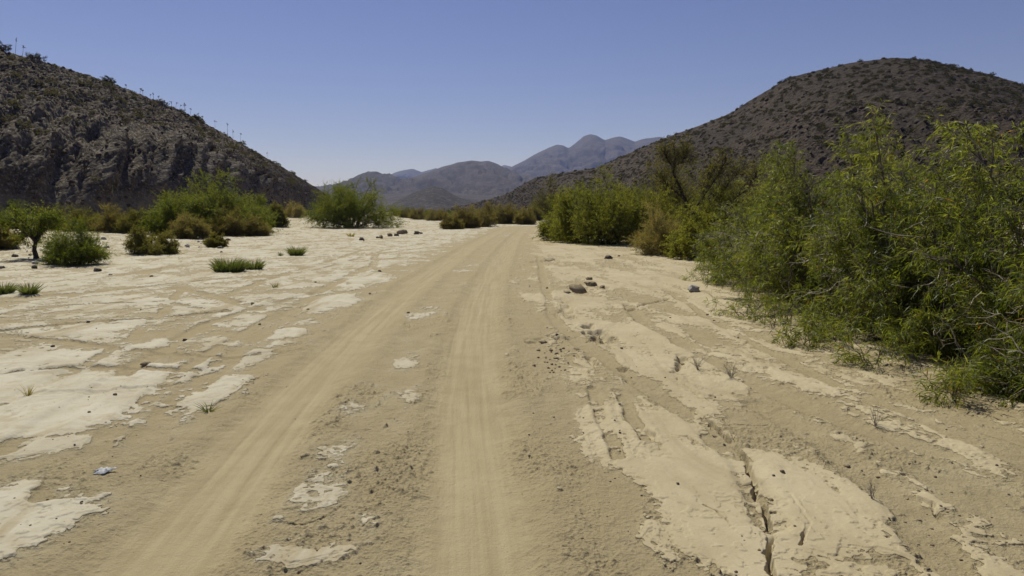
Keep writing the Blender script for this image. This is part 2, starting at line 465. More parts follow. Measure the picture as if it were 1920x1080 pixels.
def build_ground():
    # rings follow the picture's rows, so the mesh is fine near the camera and coarse far off
    rows = [0.25, 0.7, 1.2, 1.7, 2.1]
    py = 1330.0
    while py > 416:
        rows.append(G(960, py)[1]); py -= 0.85
    r = rows[-1]
    while r < 9000: r *= 1.022; rows.append(r)
    rows = np.array(rows)
    a_f = np.radians(np.linspace(-44, 44, 1400))
    a_s = np.radians(np.concatenate([np.linspace(44.3, 60, 60), np.linspace(61, 180, 70)]))
    ang = np.concatenate([-a_s[::-1][1:], a_f, a_s])
    R, A = np.meshgrid(rows, ang, indexing='ij')
    # the rows are straight lines across the view, blending to circles at the sides
    cosA = np.cos(np.clip(A, math.radians(-44), math.radians(44)))
    R = R/cosA
    X = (R*np.sin(A)).ravel(); Y = (R*np.cos(A)).ravel()
    h, plate, rut, cl, u, fld = ground(X, Y, True)
    nr, na = len(rows), len(ang)
    V = np.stack([X, Y, h], 1)
    i = np.arange(nr-1)[:, None]*na; j = np.arange(na-1)[None, :]
    F = np.stack([i+j, i+na+j, i+na+j+1, i+j+1], -1).reshape(-1, 4)
    V = np.concatenate([V, [[0, 0, h[0]]]]); c = len(V)-1
    jj = np.arange(na-1)
    T = np.stack([np.full(na-1, c), jj, jj+1], 1)
    me = mesh_from('wash_floor', V, [F, T], ground_mat(), True)
    for nm, arr in (('plate', plate), ('rut', rut), ('clod', cl), ('across', u), ('crust', fld)):
        at = me.attributes.new(nm, 'FLOAT', 'POINT')
        at.data.foreach_set('value', np.append(arr, 0).astype(np.float32))
    o = link('ground', me)
    tag(o, 'pale sandy floor of the dry wash with cracked mud plates', kind='structure')
    return o

def ground_mat():
    m, nt, out = new_mat('wash_sand'); b = NB(nt)
    pos = b.n('ShaderNodeNewGeometry').outputs['Position']
    plate, rut, clod, tr = b.attr('plate'), b.attr('rut'), b.attr('clod'), b.attr('crust')
    n1 = b.noise(pos, 0.35, 4); n2 = b.noise(pos, 3.0, 6, 0.6); n3 = b.noise(pos, 38, 5, 0.65); n4 = b.noise(pos, 140, 3, 0.6)
    sand = b.mix(b.rng(n2, 0.3, 0.7), (0.288, 0.236, 0.136), (0.358, 0.298, 0.178))
    sand = b.mix(b.rng(n1, 0.3, 0.7), sand, (0.320, 0.258, 0.146))
    sand = b.mix(b.rng(n3, 0.52, 0.8), sand, (0.27, 0.21, 0.13))
    grain = b.rng(n4, 0.62, 0.78)
    sand = b.mix(b.math('MULTIPLY', grain, 0.5), sand, (0.52, 0.45, 0.33))
    # fine streaks drawn by tyres along the ruts
    ax = b.attr('across')
    sep = b.n('ShaderNodeSeparateXYZ'); b.l(pos, sep.inputs[0])
    cmb = b.n('ShaderNodeCombineXYZ'); b.l(b.math('MULTIPLY', ax, 13.0), cmb.inputs[0]); b.l(b.math('MULTIPLY', sep.outputs[1], 0.35), cmb.inputs[1])
    stre = b.noise(cmb.outputs[0], 1.0, 5, 0.6)
    rc = b.mix(b.rng(b.math('ADD', b.math('MULTIPLY', stre, 0.75), b.math('MULTIPLY', n2, 0.25)), 0.36, 0.64), (0.284, 0.231, 0.131), (0.362, 0.303, 0.181))
    rc = b.mix(b.math('MULTIPLY', grain, 0.3), rc, (0.5, 0.43, 0.31))
    c = b.mix(b.math('MULTIPLY', rut, 0.7), sand, rc)
    # pale dried mud
    pn = b.noise(pos, 1.1, 5, 0.6, 0.6)
    mud = b.mix(b.rng(pn, 0.3, 0.7), (0.400, 0.358, 0.266), (0.500, 0.463, 0.370))
    rmud = b.mix(b.rng(pn, 0.3, 0.7), (0.370, 0.310, 0.194), (0.435, 0.373, 0.246))
    mud = b.mix(b.rng(b.attr('across'), -0.3, 1.2), mud, rmud)
    dust = b.rng(b.noise(pos, 5.5, 6, 0.65, 0.4), 0.5, 0.72)
    mud = b.mix(b.math('MULTIPLY', dust, 0.75), mud, (0.345, 0.285, 0.178))
    flow = b.noise(b.mapping(pos, (1.6, 0.35, 1.0)), 1.0, 6, 0.62, 0.8)
    mud = b.mix(b.rng(flow, 0.52, 0.66, 0, 0.85), mud, (0.312, 0.256, 0.156))
    mud = b.mix(b.math('MULTIPLY', b.rng(b.noise(pos, 26, 5, 0.7), 0.56, 0.72), 0.55), mud, (0.29, 0.24, 0.15))
    edge = b.rng(b.math('ADD', plate, b.math('MULTIPLY', b.math('SUBTRACT', n3, 0.5), 0.6)), 0.35, 0.6)
    soft = b.rng(b.math('ADD', tr, b.math('MULTIPLY', b.math('SUBTRACT', n2, 0.5), 0.35)), -0.22, 0.38)
    c = b.mix(b.math('ADD', b.math('MULTIPLY', edge, 0.40), b.math('MULTIPLY', soft, 0.52)), c, mud)
    p = b.n('ShaderNodeBsdfPrincipled'); b.l(c, p.inputs['Base Color'])
    p.inputs['Roughness'].default_value = 0.92; p.inputs['Specular IOR Level'].default_value = 0.15
    # bump: grains on sand, hardly any on mud, ribs in the ruts
    nb1 = b.noise(pos, 60, 6, 0.7); nb2 = b.noise(pos, 14, 5, 0.65)
    hb = b.math('ADD', b.math('MULTIPLY', nb1, 0.6), b.math('MULTIPLY', nb2, 0.8))
    amt = b.math('SUBTRACT', 1.0, b.math('MULTIPLY', edge, 0.75))
    amt = b.math('MULTIPLY', amt, b.math('SUBTRACT', 1.0, b.math('MULTIPLY', rut, 0.55)))
    hb = b.math('MULTIPLY', hb, amt)
    hb = b.math('ADD', hb, b.math('MULTIPLY', b.math('MULTIPLY', stre, rut), 0.35))
    b.l(b.bump(hb, 0.9, 0.03), p.inputs['Normal'])
    b.l(p.outputs[0], out.inputs[0])
    return m
build_ground()

# ------------------------------------------------------------------ hills and mountains
def interp_cols(pts, n):
    pts = np.array(pts, float)
    s = np.concatenate([[0], np.cumsum(np.maximum(np.abs(np.diff(pts[:, 0])), 1))])
    q = np.linspace(0, s[-1], n)
    return np.stack([np.interp(q, s, pts[:, k]) for k in range(pts.shape[1])], 1)

def hill_grid(ridge, base, n, m, prof, back=60, back_drop=1.0, nb=14):
    """ridge: (px,py,depth) rows; base: (px,depth,z) rows -> grid of points, base (row 0) to ridge (row m-1) to the back foot"""
    rd = interp_cols(ridge, n); bs = interp_cols(base, n)
    for _ in range(max(2, n//160)):
        for a in (rd, bs): a[1:-1] = (a[:-2]+2*a[1:-1]+a[2:])/4
    Rp = np.array([atdepth(*q) for q in rd])
    Bp = np.stack([(bs[:, 0]-960)/FPX*bs[:, 1], bs[:, 1], bs[:, 2]], 1)
    t = np.linspace(0, 1, m)[:, None, None]
    pz = prof(np.linspace(0, 1, m))[:, None]
    P = Bp[None]*(1-t) + Rp[None]*t
    P[:, :, 2] = Bp[None, :, 2]*(1-pz) + Rp[None, :, 2]*pz
    d = Rp-Bp; d[:, 2] = 0; d = unit(d)
    bk = []
    for k in range(1, nb+1):
        f = k/nb
        q = Rp + d*back*f
        q[:, 2] = Rp[:, 2]*(1-f**1.3*back_drop) - 3*f*back_drop
        bk.append(q)
    return np.concatenate([P, np.array(bk)]), m

def grid_faces(n0, n1):
    i = np.arange(n0-1)[:, None]*n1; j = np.arange(n1-1)[None, :]
    return np.stack([i+j, i+j+1, i+n1+j+1, i+n1+j], -1).reshape(-1, 4)

def grid_normals(P):
    du = np.gradient(P, axis=1); dv = np.gradient(P, axis=0)
    return unit(np.cross(du, dv))

def proj(P):
    x, y, z = P[:, 0], P[:, 1], P[:, 2]-CAM_H
    f = y*CP - z*SP; u_ = y*SP + z*CP
    return 960+FPX*x/f, 540-FPX*u_/f

# left hill -------------------------------------------------------------
def lprof(t): return np.where(t < 0.15, 0.36*(t/0.15)**0.8, 0.36+0.64*((t-0.15)/0.85)**0.95)
NL, ML = 640, 230
LP, _ = hill_grid([(-1500, -700, 70), (-700, -330, 95), (-200, -2, 125), (-60, 66, 132), (10, 97, 138), (70, 112, 142), (140, 134, 150), (200, 152, 156), (280, 184, 166), (340, 208, 176), (400, 240, 190), (450, 268, 205), (500, 297, 222), (550, 326, 245), (590, 350, 268), (612, 365, 285), (660, 393, 320)],
                  [(-3500, 34, 0.2), (-1600, 50, 0.3), (-500, 74, 0.4), (-200, 84, 0.5), (0, 92, 0.5), (150, 100, 0.5), (260, 110, 0.5), (340, 122, 0.4), (420, 140, 0.3), (480, 165, 0.2), (540, 200, 0.1), (600, 245, 0), (655, 310, -0.5)],
                  NL, ML, lprof, 70)
_lx = proj(LP[ML-1])[0]; _bl = sstep(330, 480, _lx)[None]
_t = np.linspace(0, 1, ML)[:, None]
_p0 = lprof(_t); _p1 = np.where(_t < 0.22, 0.70*(_t/0.22)**0.75, 0.70+0.30*(_t-0.22)/0.78)
_z0 = LP[0, :, 2][None]; _z1 = LP[ML-1, :, 2][None]
LP[:ML, :, 2] = _z0 + (_z1-_z0)*(_p0*(1-_bl) + _p1*_bl)          # the right end is a bluff
Nn = grid_normals(LP)
ss = np.cumsum(np.concatenate([[0], np.hypot(np.diff(LP[40, :, 0]), np.diff(LP[40, :, 1]))]))
ss = np.broadcast_to(ss[None], LP.shape[:2]); tt = np.broadcast_to(np.arange(LP.shape[0])[:, None]/(ML-1), LP.shape[:2])
lft = np.clip(LP[:, :, 2].max(0)/30, 0.1, 1)[None]
gull = ridged2(ss*0.13 + tt*2.6, tt*1.1 - ss*0.006, 4, 5, 0.6)
amp = (sstep(0.0, 0.07, tt)*(1-sstep(0.25, 0.8, tt))*3.6 + 0.6*sstep(0, 0.1, tt)*(1-sstep(0.86, 1.0, tt)))*lft
rough = fbm2((ss*0.13+tt*2.6)*4.5, tt*13, 4, 8, 0.65)
med = fbm2(ss*0.13, LP[:, :, 2]*0.22, 3, 12)
rk = np.clip(fbm2(ss*1.3, tt*75, 3, 15, 0.6), 0, 1)
LP = LP + Nn*(gull*amp + med*0.8*sstep(0, 0.15, tt)*(1-sstep(0.8, 1.0, tt))*lft + (rough*0.75 + rk*1.0 + 0.5*fbm2(ss*2.2, tt*110, 2, 16))*(1-0.6*_bl*(1-sstep(0.18, 0.3, tt)))*sstep(0, 0.06, tt)*(1-0.5*sstep(0.95, 1.02, tt))*np.sqrt(lft))[..., None]
HL_MAT = None
def left_hill_mat():
    m, nt, out = new_mat('left_hill_rock'); b = NB(nt)
    pos = b.n('ShaderNodeNewGeometry').outputs['Position']
    n1 = b.noise(pos, 0.06, 5, 0.6, 0.5); n2 = b.noise(pos, 0.45, 6, 0.65); n3 = b.noise(pos, 2.2, 6, 0.7)
    c = b.mix(b.rng(n1, 0.4, 0.6), (0.102, 0.080, 0.057), (0.165, 0.138, 0.108))
    c = b.mix(b.rng(n2, 0.45, 0.65), c, (0.060, 0.050, 0.036))
    c = b.mix(b.math('MULTIPLY', b.rng(n3, 0.50, 0.66), 0.85), c, (0.33, 0.295, 0.25))
    v = b.vor(pos, 0.9, 'F1', 'Distance')
    c = b.mix(b.rng(v, 0.12, 0.26, 0.55, 0.0), c, (0.034, 0.032, 0.018))
    c = b.mix(b.math('MULTIPLY', b.attr('talus'), b.rng(n2, 0.3, 0.6, 0.35, 1.0)), c, (0.19, 0.165, 0.13))
    p = b.n('ShaderNodeBsdfPrincipled'); b.l(c, p.inputs['Base Color']); p.inputs['Roughness'].default_value = 0.95
    p.inputs['Specular IOR Level'].default_value = 0.1
    h = b.math('ADD', b.noise(pos, 1.3, 8, 0.7), b.math('MULTIPLY', b.vor(pos, 1.7), 0.4))
    b.l(b.bump(h, 1.0, 0.9), p.inputs['Normal'])
    b.l(p.outputs[0], out.inputs[0])
    return m
me = mesh_from('left_hill', LP.reshape(-1, 3), grid_faces(*LP.shape[:2]), left_hill_mat(), True)
tal = 1-sstep(0.012, 0.04, tt + 0.035*fbm2(ss*0.07, tt*4, 2, 55) - 0.03*np.clip(gull, -1, 0.3))
at = me.attributes.new('talus', 'FLOAT', 'POINT'); at.data.foreach_set('value', tal.ravel().astype(np.float32))
o = link('hill', me)
tag(o, 'dark rocky hill with gullied cliffs falling to the left of the wash', kind='structure')

# right hill ------------------------------------------------------------
NR_, MR_ = 720, 260
RP, _ = hill_grid([(800, 397, 640), (858, 388, 560), (900, 378, 500), (950, 364, 450), (1000, 334, 400), (1060, 324, 372), (1120, 314, 345), (1180, 287, 320), (1240, 261, 300), (1310, 236, 280), (1370, 212, 265), (1420, 180, 255), (1480, 145, 246), (1530, 133, 240), (1600, 117, 233), (1680, 108, 226), (1740, 112, 224), (1800, 127, 222), (1860, 140, 220), (1920, 160, 216), (2100, 200, 205), (2500, 150, 190), (3200, 50, 160), (4200, 150, 110)],
                  [(835, 560, -0.5), (885, 470, -0.2), (935, 400, 0), (985, 330, 0), (1060, 270, 0), (1120, 225, 0.2), (1180, 190, 0.2), (1240, 165, 0.3), (1310, 145, 0.3), (1380, 130, 0.4), (1460, 120, 0.4), (1560, 112, 0.4), (1680, 105, 0.4), (1800, 98, 0.4), (1950, 88, 0.4), (2200, 78, 0.3), (2600, 66, 0.3), (3400, 50, 0.3), (5200, 34, 0.3)],
                  NR_, MR_, lambda t: 0.9*t+0.1*t*t, 90)
Nn = grid_normals(RP)
ss2 = np.cumsum(np.concatenate([[0], np.hypot(np.diff(RP[60, :, 0]), np.diff(RP[60, :, 1]))]))
ss2 = np.broadcast_to(ss2[None], RP.shape[:2]); tt2 = np.broadcast_to(np.arange(RP.shape[0])[:, None]/(MR_-1), RP.shape[:2])
rgt = np.clip(RP[:, :, 2].max(0)/40, 0.12, 1)[None]
med = fbm2(ss2*0.045, tt2*2.2, 3, 3)
bld = np.clip(fbm2(ss2*0.42, tt2*30, 3, 18, 0.6), -0.2, 1)
fin = np.clip(fbm2(ss2*1.0, tt2*70, 2, 28, 0.6), -0.1, 1)
low = 1-0.65*sstep(0.3, 0.7, tt2)
RP = RP + Nn*((med*3.0*sstep(0, 0.2, tt2)*(1-sstep(0.75, 1, tt2)))*rgt + (bld*2.1*low + fin*1.2*low)*sstep(0, 0.05, tt2)*np.sqrt(rgt)*(1-0.55*sstep(0.9, 1.0, tt2)))[..., None]
def right_hill_mat():
    m, nt, out = new_mat('right_hill_rock'); b = NB(nt)
    pos = b.n('ShaderNodeNewGeometry').outputs['Position']
    n1 = b.noise(pos, 0.035, 4, 0.6, 0.4); n2 = b.noise(pos, 0.5, 6, 0.7); n3 = b.noise(pos, 1.6, 6, 0.7)
    c = b.mix(b.rng(n1, 0.4, 0.6), (0.052, 0.041, 0.031), (0.070, 0.053, 0.040))
    c = b.mix(b.rng(n2, 0.46, 0.64), c, (0.030, 0.024, 0.018))
    c = b.mix(b.math('MULTIPLY', b.rng(n3, 0.56, 0.70), 0.7), c, (0.120, 0.088, 0.066))
    p = b.n('ShaderNodeBsdfPrincipled'); b.l(c, p.inputs['Base Color']); p.inputs['Roughness'].default_value = 0.95
    p.inputs['Specular IOR Level'].default_value = 0.1
    h = b.math('ADD', b.noise(pos, 1.0, 8, 0.7), b.math('MULTIPLY', b.vor(pos, 0.9), 0.6))
    b.l(b.bump(h, 1.0, 0.8), p.inputs['Normal'])
    b.l(p.outputs[0], out.inputs[0])
    return m
o = link('hill', mesh_from('right_hill', RP.reshape(-1, 3), grid_faces(*RP.shape[:2]), right_hill_mat(), True))
tag(o, 'brown domed hill strewn with boulders and dotted with shrubs right of the wash', kind='structure')

# far mountains ---------------------------------------------------------
def mountain(name, label, ridge, depth, foot, mat, seed, amp, n=360, m=90, back=900, prof=None):
    r = [(a, b_, depth + (dd[0] if dd else 0)) for a, b_, *dd in ridge]
    x0, x1 = ridge[0][0], ridge[-1][0]
    base = [(x0-20, foot, -3), (x1+20, foot, -3)]
    P, mm = hill_grid(r, base, n, m, prof or (lambda t: t**1.25), back)
    N_ = grid_normals(P)
    s_ = np.broadcast_to(np.linspace(0, (x1-x0)/FPX*depth, n)[None], P.shape[:2]); t_ = np.broadcast_to(np.arange(P.shape[0])[:, None]/(m-1), P.shape[:2])
    hh = np.clip((r[0][2]*0 + P[:, :, 2].max(0)[None])/150.0, 0.05, 3)
    k = 1.0/(amp*6)
    d = ridged2(s_*k + 0.8*np.sin(t_*3+seed), t_*2.2*depth/3000 + s_*k*0.3, 5, seed, 0.55)*amp
    d2 = fbm2(s_*k*5, t_*14, 4, seed+5, 0.6)*amp*0.35
    P = P + N_*((d*(1-0.96*sstep(0.72, 1.0, t_)) + d2*(1-0.85*sstep(0.75, 1.0, t_)))*sstep(0, 0.1, t_)*np.clip(hh, 0, 1))[..., None]
    o = link(name, mesh_from(name, P.reshape(-1, 3), grid_faces(*P.shape[:2]), mat, True))
    tag(o, label, kind='structure')
MT = rock_mat('mountain_rock', ((0.048, 0.040, 0.036), (0.072, 0.060, 0.053), (0.11, 0.092, 0.080)), 0.004, 0.03, 12.0)
MT2 = rock_mat('far_rubble', ((0.040, 0.035, 0.032), (0.060, 0.052, 0.047), (0.14, 0.125, 0.112)), 0.06, 0.16, 5.0)
mountain('mountain', 'blue mountain range with twin rounded peaks behind the right hill',
         [(860, 392), (900, 360), (940, 322), (960, 313), (985, 300), (1010, 286), (1030, 277), (1045, 271), (1056, 273), (1066, 278), (1080, 268), (1094, 256), (1106, 252), (1118, 254), (1134, 263), (1150, 258), (1162, 256), (1176, 260), (1190, 266), (1210, 260), (1236, 257), (1300, 265), (1400, 300), (1500, 390)], 5200, 3000, MT, 3, 75)
mountain('mountain', 'low purple brown mountain range above the rounded tree in the valley',
         [(560, 372), (600, 353), (625, 350), (650, 341), (672, 328), (690, 322), (706, 322), (724, 329), (748, 335), (770, 334), (800, 324), (830, 313), (858, 305), (884, 301), (902, 303), (916, 302), (932, 307), (950, 318), (975, 330), (1010, 342), (1060, 352), (1120, 372)], 3300, 1700, MT, 11, 50)
mountain('mountain', 'small grey mountain tip showing in the gap between two ranges',
         [(560, 362), (590, 352), (625, 347), (650, 346), (700, 340), (730, 328), (752, 320), (775, 317), (790, 323), (812, 317), (818, 315), (824, 320), (870, 330), (925, 318), (945, 310), (958, 312), (990, 330), (1020, 360)], 7000, 5600, MT, 23, 90)
mountain('hill', 'small grey rubble hill on the valley floor before the mountains',
         [(690, 392), (730, 385), (760, 368), (785, 357), (800, 352), (814, 349), (828, 352), (842, 360), (860, 370), (884, 378), (920, 388), (950, 392)], 900, 720, MT2, 31, 12, 260, 70, 160, lambda t: t**1.1)
mountain('hill', 'low pale grey slope running along the foot of the mountains',
         [(560, 385), (640, 372), (700, 366), (760, 362), (840, 360), (900, 366), (960, 366), (1040, 372), (1120, 385)], 1700, 1150, MT, 37, 14, 260, 60, 300, lambda t: t**1.1)

# ------------------------------------------------------------------ plants
M_WILLOW = leaf_mat('willow_leaf', (0.066, 0.092, 0.014), (0.145, 0.178, 0.030), (0.235, 0.255, 0.068), 0.60, 0.45, 0.35, None, (0.30, 0.17, 0.045))
M_PALO = leaf_mat('palo_verde_leaf', (0.085, 0.100, 0.022), (0.155, 0.170, 0.036), (0.240, 0.240, 0.060), 0.62, 0.6, 0.2, (1.4, 1.35, 0.5), (0.26, 0.17, 0.05))
M_GREEN = leaf_mat('mesquite_leaf', (0.068, 0.094, 0.014), (0.125, 0.160, 0.024), (0.200, 0.220, 0.042), 0.52, 0.6, 0.2)
M_OLIVE = leaf_mat('olive_leaf', (0.080, 0.084, 0.026), (0.145, 0.142, 0.044), (0.215, 0.200, 0.070), 0.50, 0.7, 0.15)
M_BROWN = leaf_mat('dry_shrub_leaf', (0.120, 0.102, 0.032), (0.210, 0.180, 0.058), (0.300, 0.265, 0.098), 0.5, 0.8, 0.1, (1.15, 1.08, 0.7))
M_TAN = leaf_mat('tan_brush', (0.22, 0.185, 0.070), (0.32, 0.270, 0.105), (0.40, 0.345, 0.155), 0.45, 0.8, 0.1, (1.1, 1.05, 0.5))
M_GRASS = leaf_mat('grass_blade', (0.070, 0.095, 0.032), (0.125, 0.155, 0.058), (0.20, 0.22, 0.095), 0.45, 0.6, 0.2)
M_HILLSH = leaf_mat('hill_shrub_leaf', (0.035, 0.034, 0.018), (0.065, 0.060, 0.030), (0.115, 0.100, 0.052), 0.25, 0.8, 0.1)
M_HILLSH_PALE = leaf_mat('pale_hill_shrub_leaf', (0.055, 0.050, 0.036), (0.095, 0.088, 0.062), (0.150, 0.140, 0.102), 0.3, 0.8, 0.1)
M_BARK = bark_mat('grey_bark', (0.085, 0.066, 0.050), (0.20, 0.165, 0.13))
M_DARKBARK = bark_mat('dark_bark', (0.026, 0.020, 0.015), (0.075, 0.058, 0.045))
M_DRY = bark_mat('bleached_twig', (0.20, 0.165, 0.125), (0.42, 0.37, 0.30))

def curve(p0, p1, bend, n, rs, jit=0.03):
    t = np.linspace(0, 1, n)[:, None]
    c = (p0+p1)/2 + bend
    P = p0*(1-t)**2 + 2*c*t*(1-t) + p1*t**2
    L = np.linalg.norm(p1-p0)
    J = rs.normal(size=(n, 3))*jit*L; J[0] = 0
    return P + J

def grow(seed, H, Rx, Ry, stems=14, branches=9, twigs=6, nleaf=14, ll=0.10, lw=0.013, droop=0.5, stem_r=0.025, base=0.25,
         blen=0.75, tlen=0.32, low=0.12, up=0.25, sides=5, trunk=None, dead=0, tint_sh=0.0, shoots=0, clump=0.35, skirt=True):
    """a shrub or crown as (stem geo, leaf geo, dead twig geo), base at the origin"""
    rs = np.random.RandomState(seed)
    S, Lf, D = Geo(), Geo(), Geo()
    LP_, LD_, LT_ = [], [], []
    org = np.array((0, 0, 0.0))
    if trunk is not None:
        S.tube(trunk[0], trunk[1], 8); org = np.asarray(trunk[0][-1], float)
    for i in range(stems):
        az = rs.uniform(0, 2*np.pi); rad = math.sqrt(rs.uniform(0.0, 1.0))
        zz = math.sqrt(max(0.0, 1-rad**2))
        zt = H*(low + (0.96-low)*zz)*rs.uniform(0.62, 1.0)
        tgt = np.array((math.cos(az)*rad*Rx*0.88, math.sin(az)*rad*Ry*0.88, zt))
        if skirt and i >= shoots and i % 5 < 2:
            rad = rs.uniform(0.6, 1.0); tgt = np.array((math.cos(az)*rad*Rx*0.9, math.sin(az)*rad*Ry*0.9, H*rs.uniform(0.04, 0.42)))
        if i < shoots: tgt = np.array((math.cos(az)*Rx*0.55*rad, math.sin(az)*Ry*0.55*rad, H*rs.uniform(0.98, 1.12)))
        b0 = org + np.array((math.cos(az)*base*rs.uniform(0.1, 1), math.sin(az)*base*rs.uniform(0.1, 1), -0.03 if trunk is None else 0))
        if trunk is not None: b0 = org + (b0-org)*0.3
        L = np.linalg.norm(tgt-b0)
        P = curve(b0, tgt, np.array((0, 0, up*L)) - 0.1*(tgt-b0)*np.array((1, 1, 0)), 9, rs, 0.022)
        r0 = stem_r*rs.uniform(0.6, 1.2)
        S.tube(P, np.linspace(r0, r0*0.22, 9), sides)
        st_t = rs.normal(0, 0.12)
        for j in range(branches):
            t = rs.uniform(0.12, 1.0)**0.8; k = t*8; k0 = min(int(k), 7)
            p = P[k0] + (P[k0+1]-P[k0])*(k-k0)
            tan = unit(P[k0+1]-P[k0])
            out = unit(np.array((p[0]*0.6, p[1]*0.6, 0.12*H)) + rs.normal(size=3)*np.array((0.5*Rx, 0.5*Ry, 0.30*H)))
            d = unit(0.55*tan + out)
            bl = blen*rs.uniform(0.5, 1.15)*(1.25-0.6*t)
            q1 = p + d*bl
            q1[2] = max(q1[2], 0.06)
            B = curve(p, q1, np.array((0, 0, 0.12*bl)), 5, rs, 0.04)
            S.tube(B, np.linspace(r0*0.32, r0*0.10, 5), 3)
            bt = st_t + rs.normal(0, 0.13)
            for a in range(twigs):
                t2 = rs.uniform(0.25, 1.0); k = t2*4; k1 = min(int(k), 3)
                p2 = B[k1] + (B[k1+1]-B[k1])*(k-k1)
                d2 = unit(0.7*d + rs.normal(size=3)*0.75 + np.array((0, 0, 0.1)))
                tl = tlen*rs.uniform(0.5, 1.2)
                q2 = p2 + d2*tl - np.array((0, 0, droop*0.35*tl))
                q2[2] = max(q2[2], 0.03)
                Tw = curve(p2, q2, np.array((0, 0, 0.1*tl)), 3, rs, 0.03)
                S.tube(Tw, np.array((r0*0.10, r0*0.07, r0*0.04)), 3)
                n = max(2, int(nleaf*rs.uniform(0.6, 1.3)))
                f = rs.uniform(0.08, 1.0, n)[:, None]
                pos = p2*(1-f) + q2*f + rs.normal(size=(n, 3))*0.02*tl
                ld = d2[None]*0.55 + rs.normal(size=(n, 3))*clump*1.7 + np.array((0, 0, -droop))
                LP_.append(pos); LD_.append(ld); tq = np.clip(0.45+tint_sh+bt+rs.normal(0, 0.16, n), 0, 0.93); tq[rs.uniform(size=n) < (0.5 if rs.uniform() < 0.006 else 0.005)] = 1.0; LT_.append(tq)
    for i in range(dead):
        az = rs.uniform(0, 2*np.pi); rr = rs.uniform(0.1, 0.95)
        p = np.array((math.cos(az)*Rx*rr*0.8, math.sin(az)*Ry*rr*0.8, rs.uniform(0.05, 0.6)*H))
        d = unit(np.array((math.cos(az), math.sin(az), 0.2)) + rs.normal(size=3)*0.8)
        bl = blen*rs.uniform(0.5, 1.5)
        q = p + d*bl; q[2] = max(q[2], 0.05)
        P = curve(p, q, rs.normal(size=3)*0.15*bl, 6, rs, 0.04)
        D.tube(P, np.linspace(stem_r*0.28, stem_r*0.07, 6), 3)
        for a in range(4):
            k = rs.randint(1, 5); q2 = P[k] + unit(d + rs.normal(size=3)*0.9)*bl*rs.uniform(0.2, 0.5); q2[2] = max(q2[2], 0.03)
            D.tube(curve(P[k], q2, rs.normal(size=3)*0.05*bl, 4, rs, 0.04), np.linspace(stem_r*0.15, stem_r*0.05, 4), 3)
    if LP_:
        Pp = np.concatenate(LP_); Dd = np.concatenate(LD_); Tt = np.concatenate(LT_)
        Pp[:, 2] = np.maximum(Pp[:, 2], 0.02)
        n = len(Pp)
        leaves(Lf, Pp, Dd, ll*rs.uniform(0.6, 1.25, n), lw*rs.uniform(0.7, 1.3, n), rs, Tt)
    return S, Lf, D

def gz(x, y): return float(ground(np.array([x]), np.array([y]))[0])

def plant(name, label, cat, xy, geos, lmat, smat=None, rz=0.0, group=None, parts=('stems', 'foliage'), dmat=None):
    S, Lf, D = geos
    e = bpy.data.objects.new(name, None); COL.objects.link(e)
    e.location = (xy[0], xy[1], gz(*xy)); e.rotation_euler = (0, 0, rz); e.empty_display_size = 0.3
    tag(e, label, cat, group)
    if S.n:
        V, Q = S.get(); nq = len(Q)
        if D.n:
            V2, Q2 = D.get(); Q = np.concatenate([Q, Q2+len(V)]); V = np.concatenate([V, V2])
        me = mesh_from(parts[0], V, Q, smat or M_BARK, True)
        if D.n:
            me.materials.append(dmat or M_DRY); mi = np.zeros(len(Q), np.int32); mi[nq:] = 1; me.polygons.foreach_set('material_index', mi)
        link(parts[0], me, e)
    V, Q = Lf.get()
    if Lf.n: link(parts[1], mesh_from(parts[1], V, Q, lmat, False, np.concatenate(Lf.T)), e)
    return e

def at_px(px, py):
    return G(px, py)
def dims(px, base_y, w_px, top_y):
    x, y = G(px, base_y)
    H = CAM_H + atdepth(px, top_y, y)[2] - CAM_H
    return (x, y), max(H, 0.15), w_px/2/FPX*y

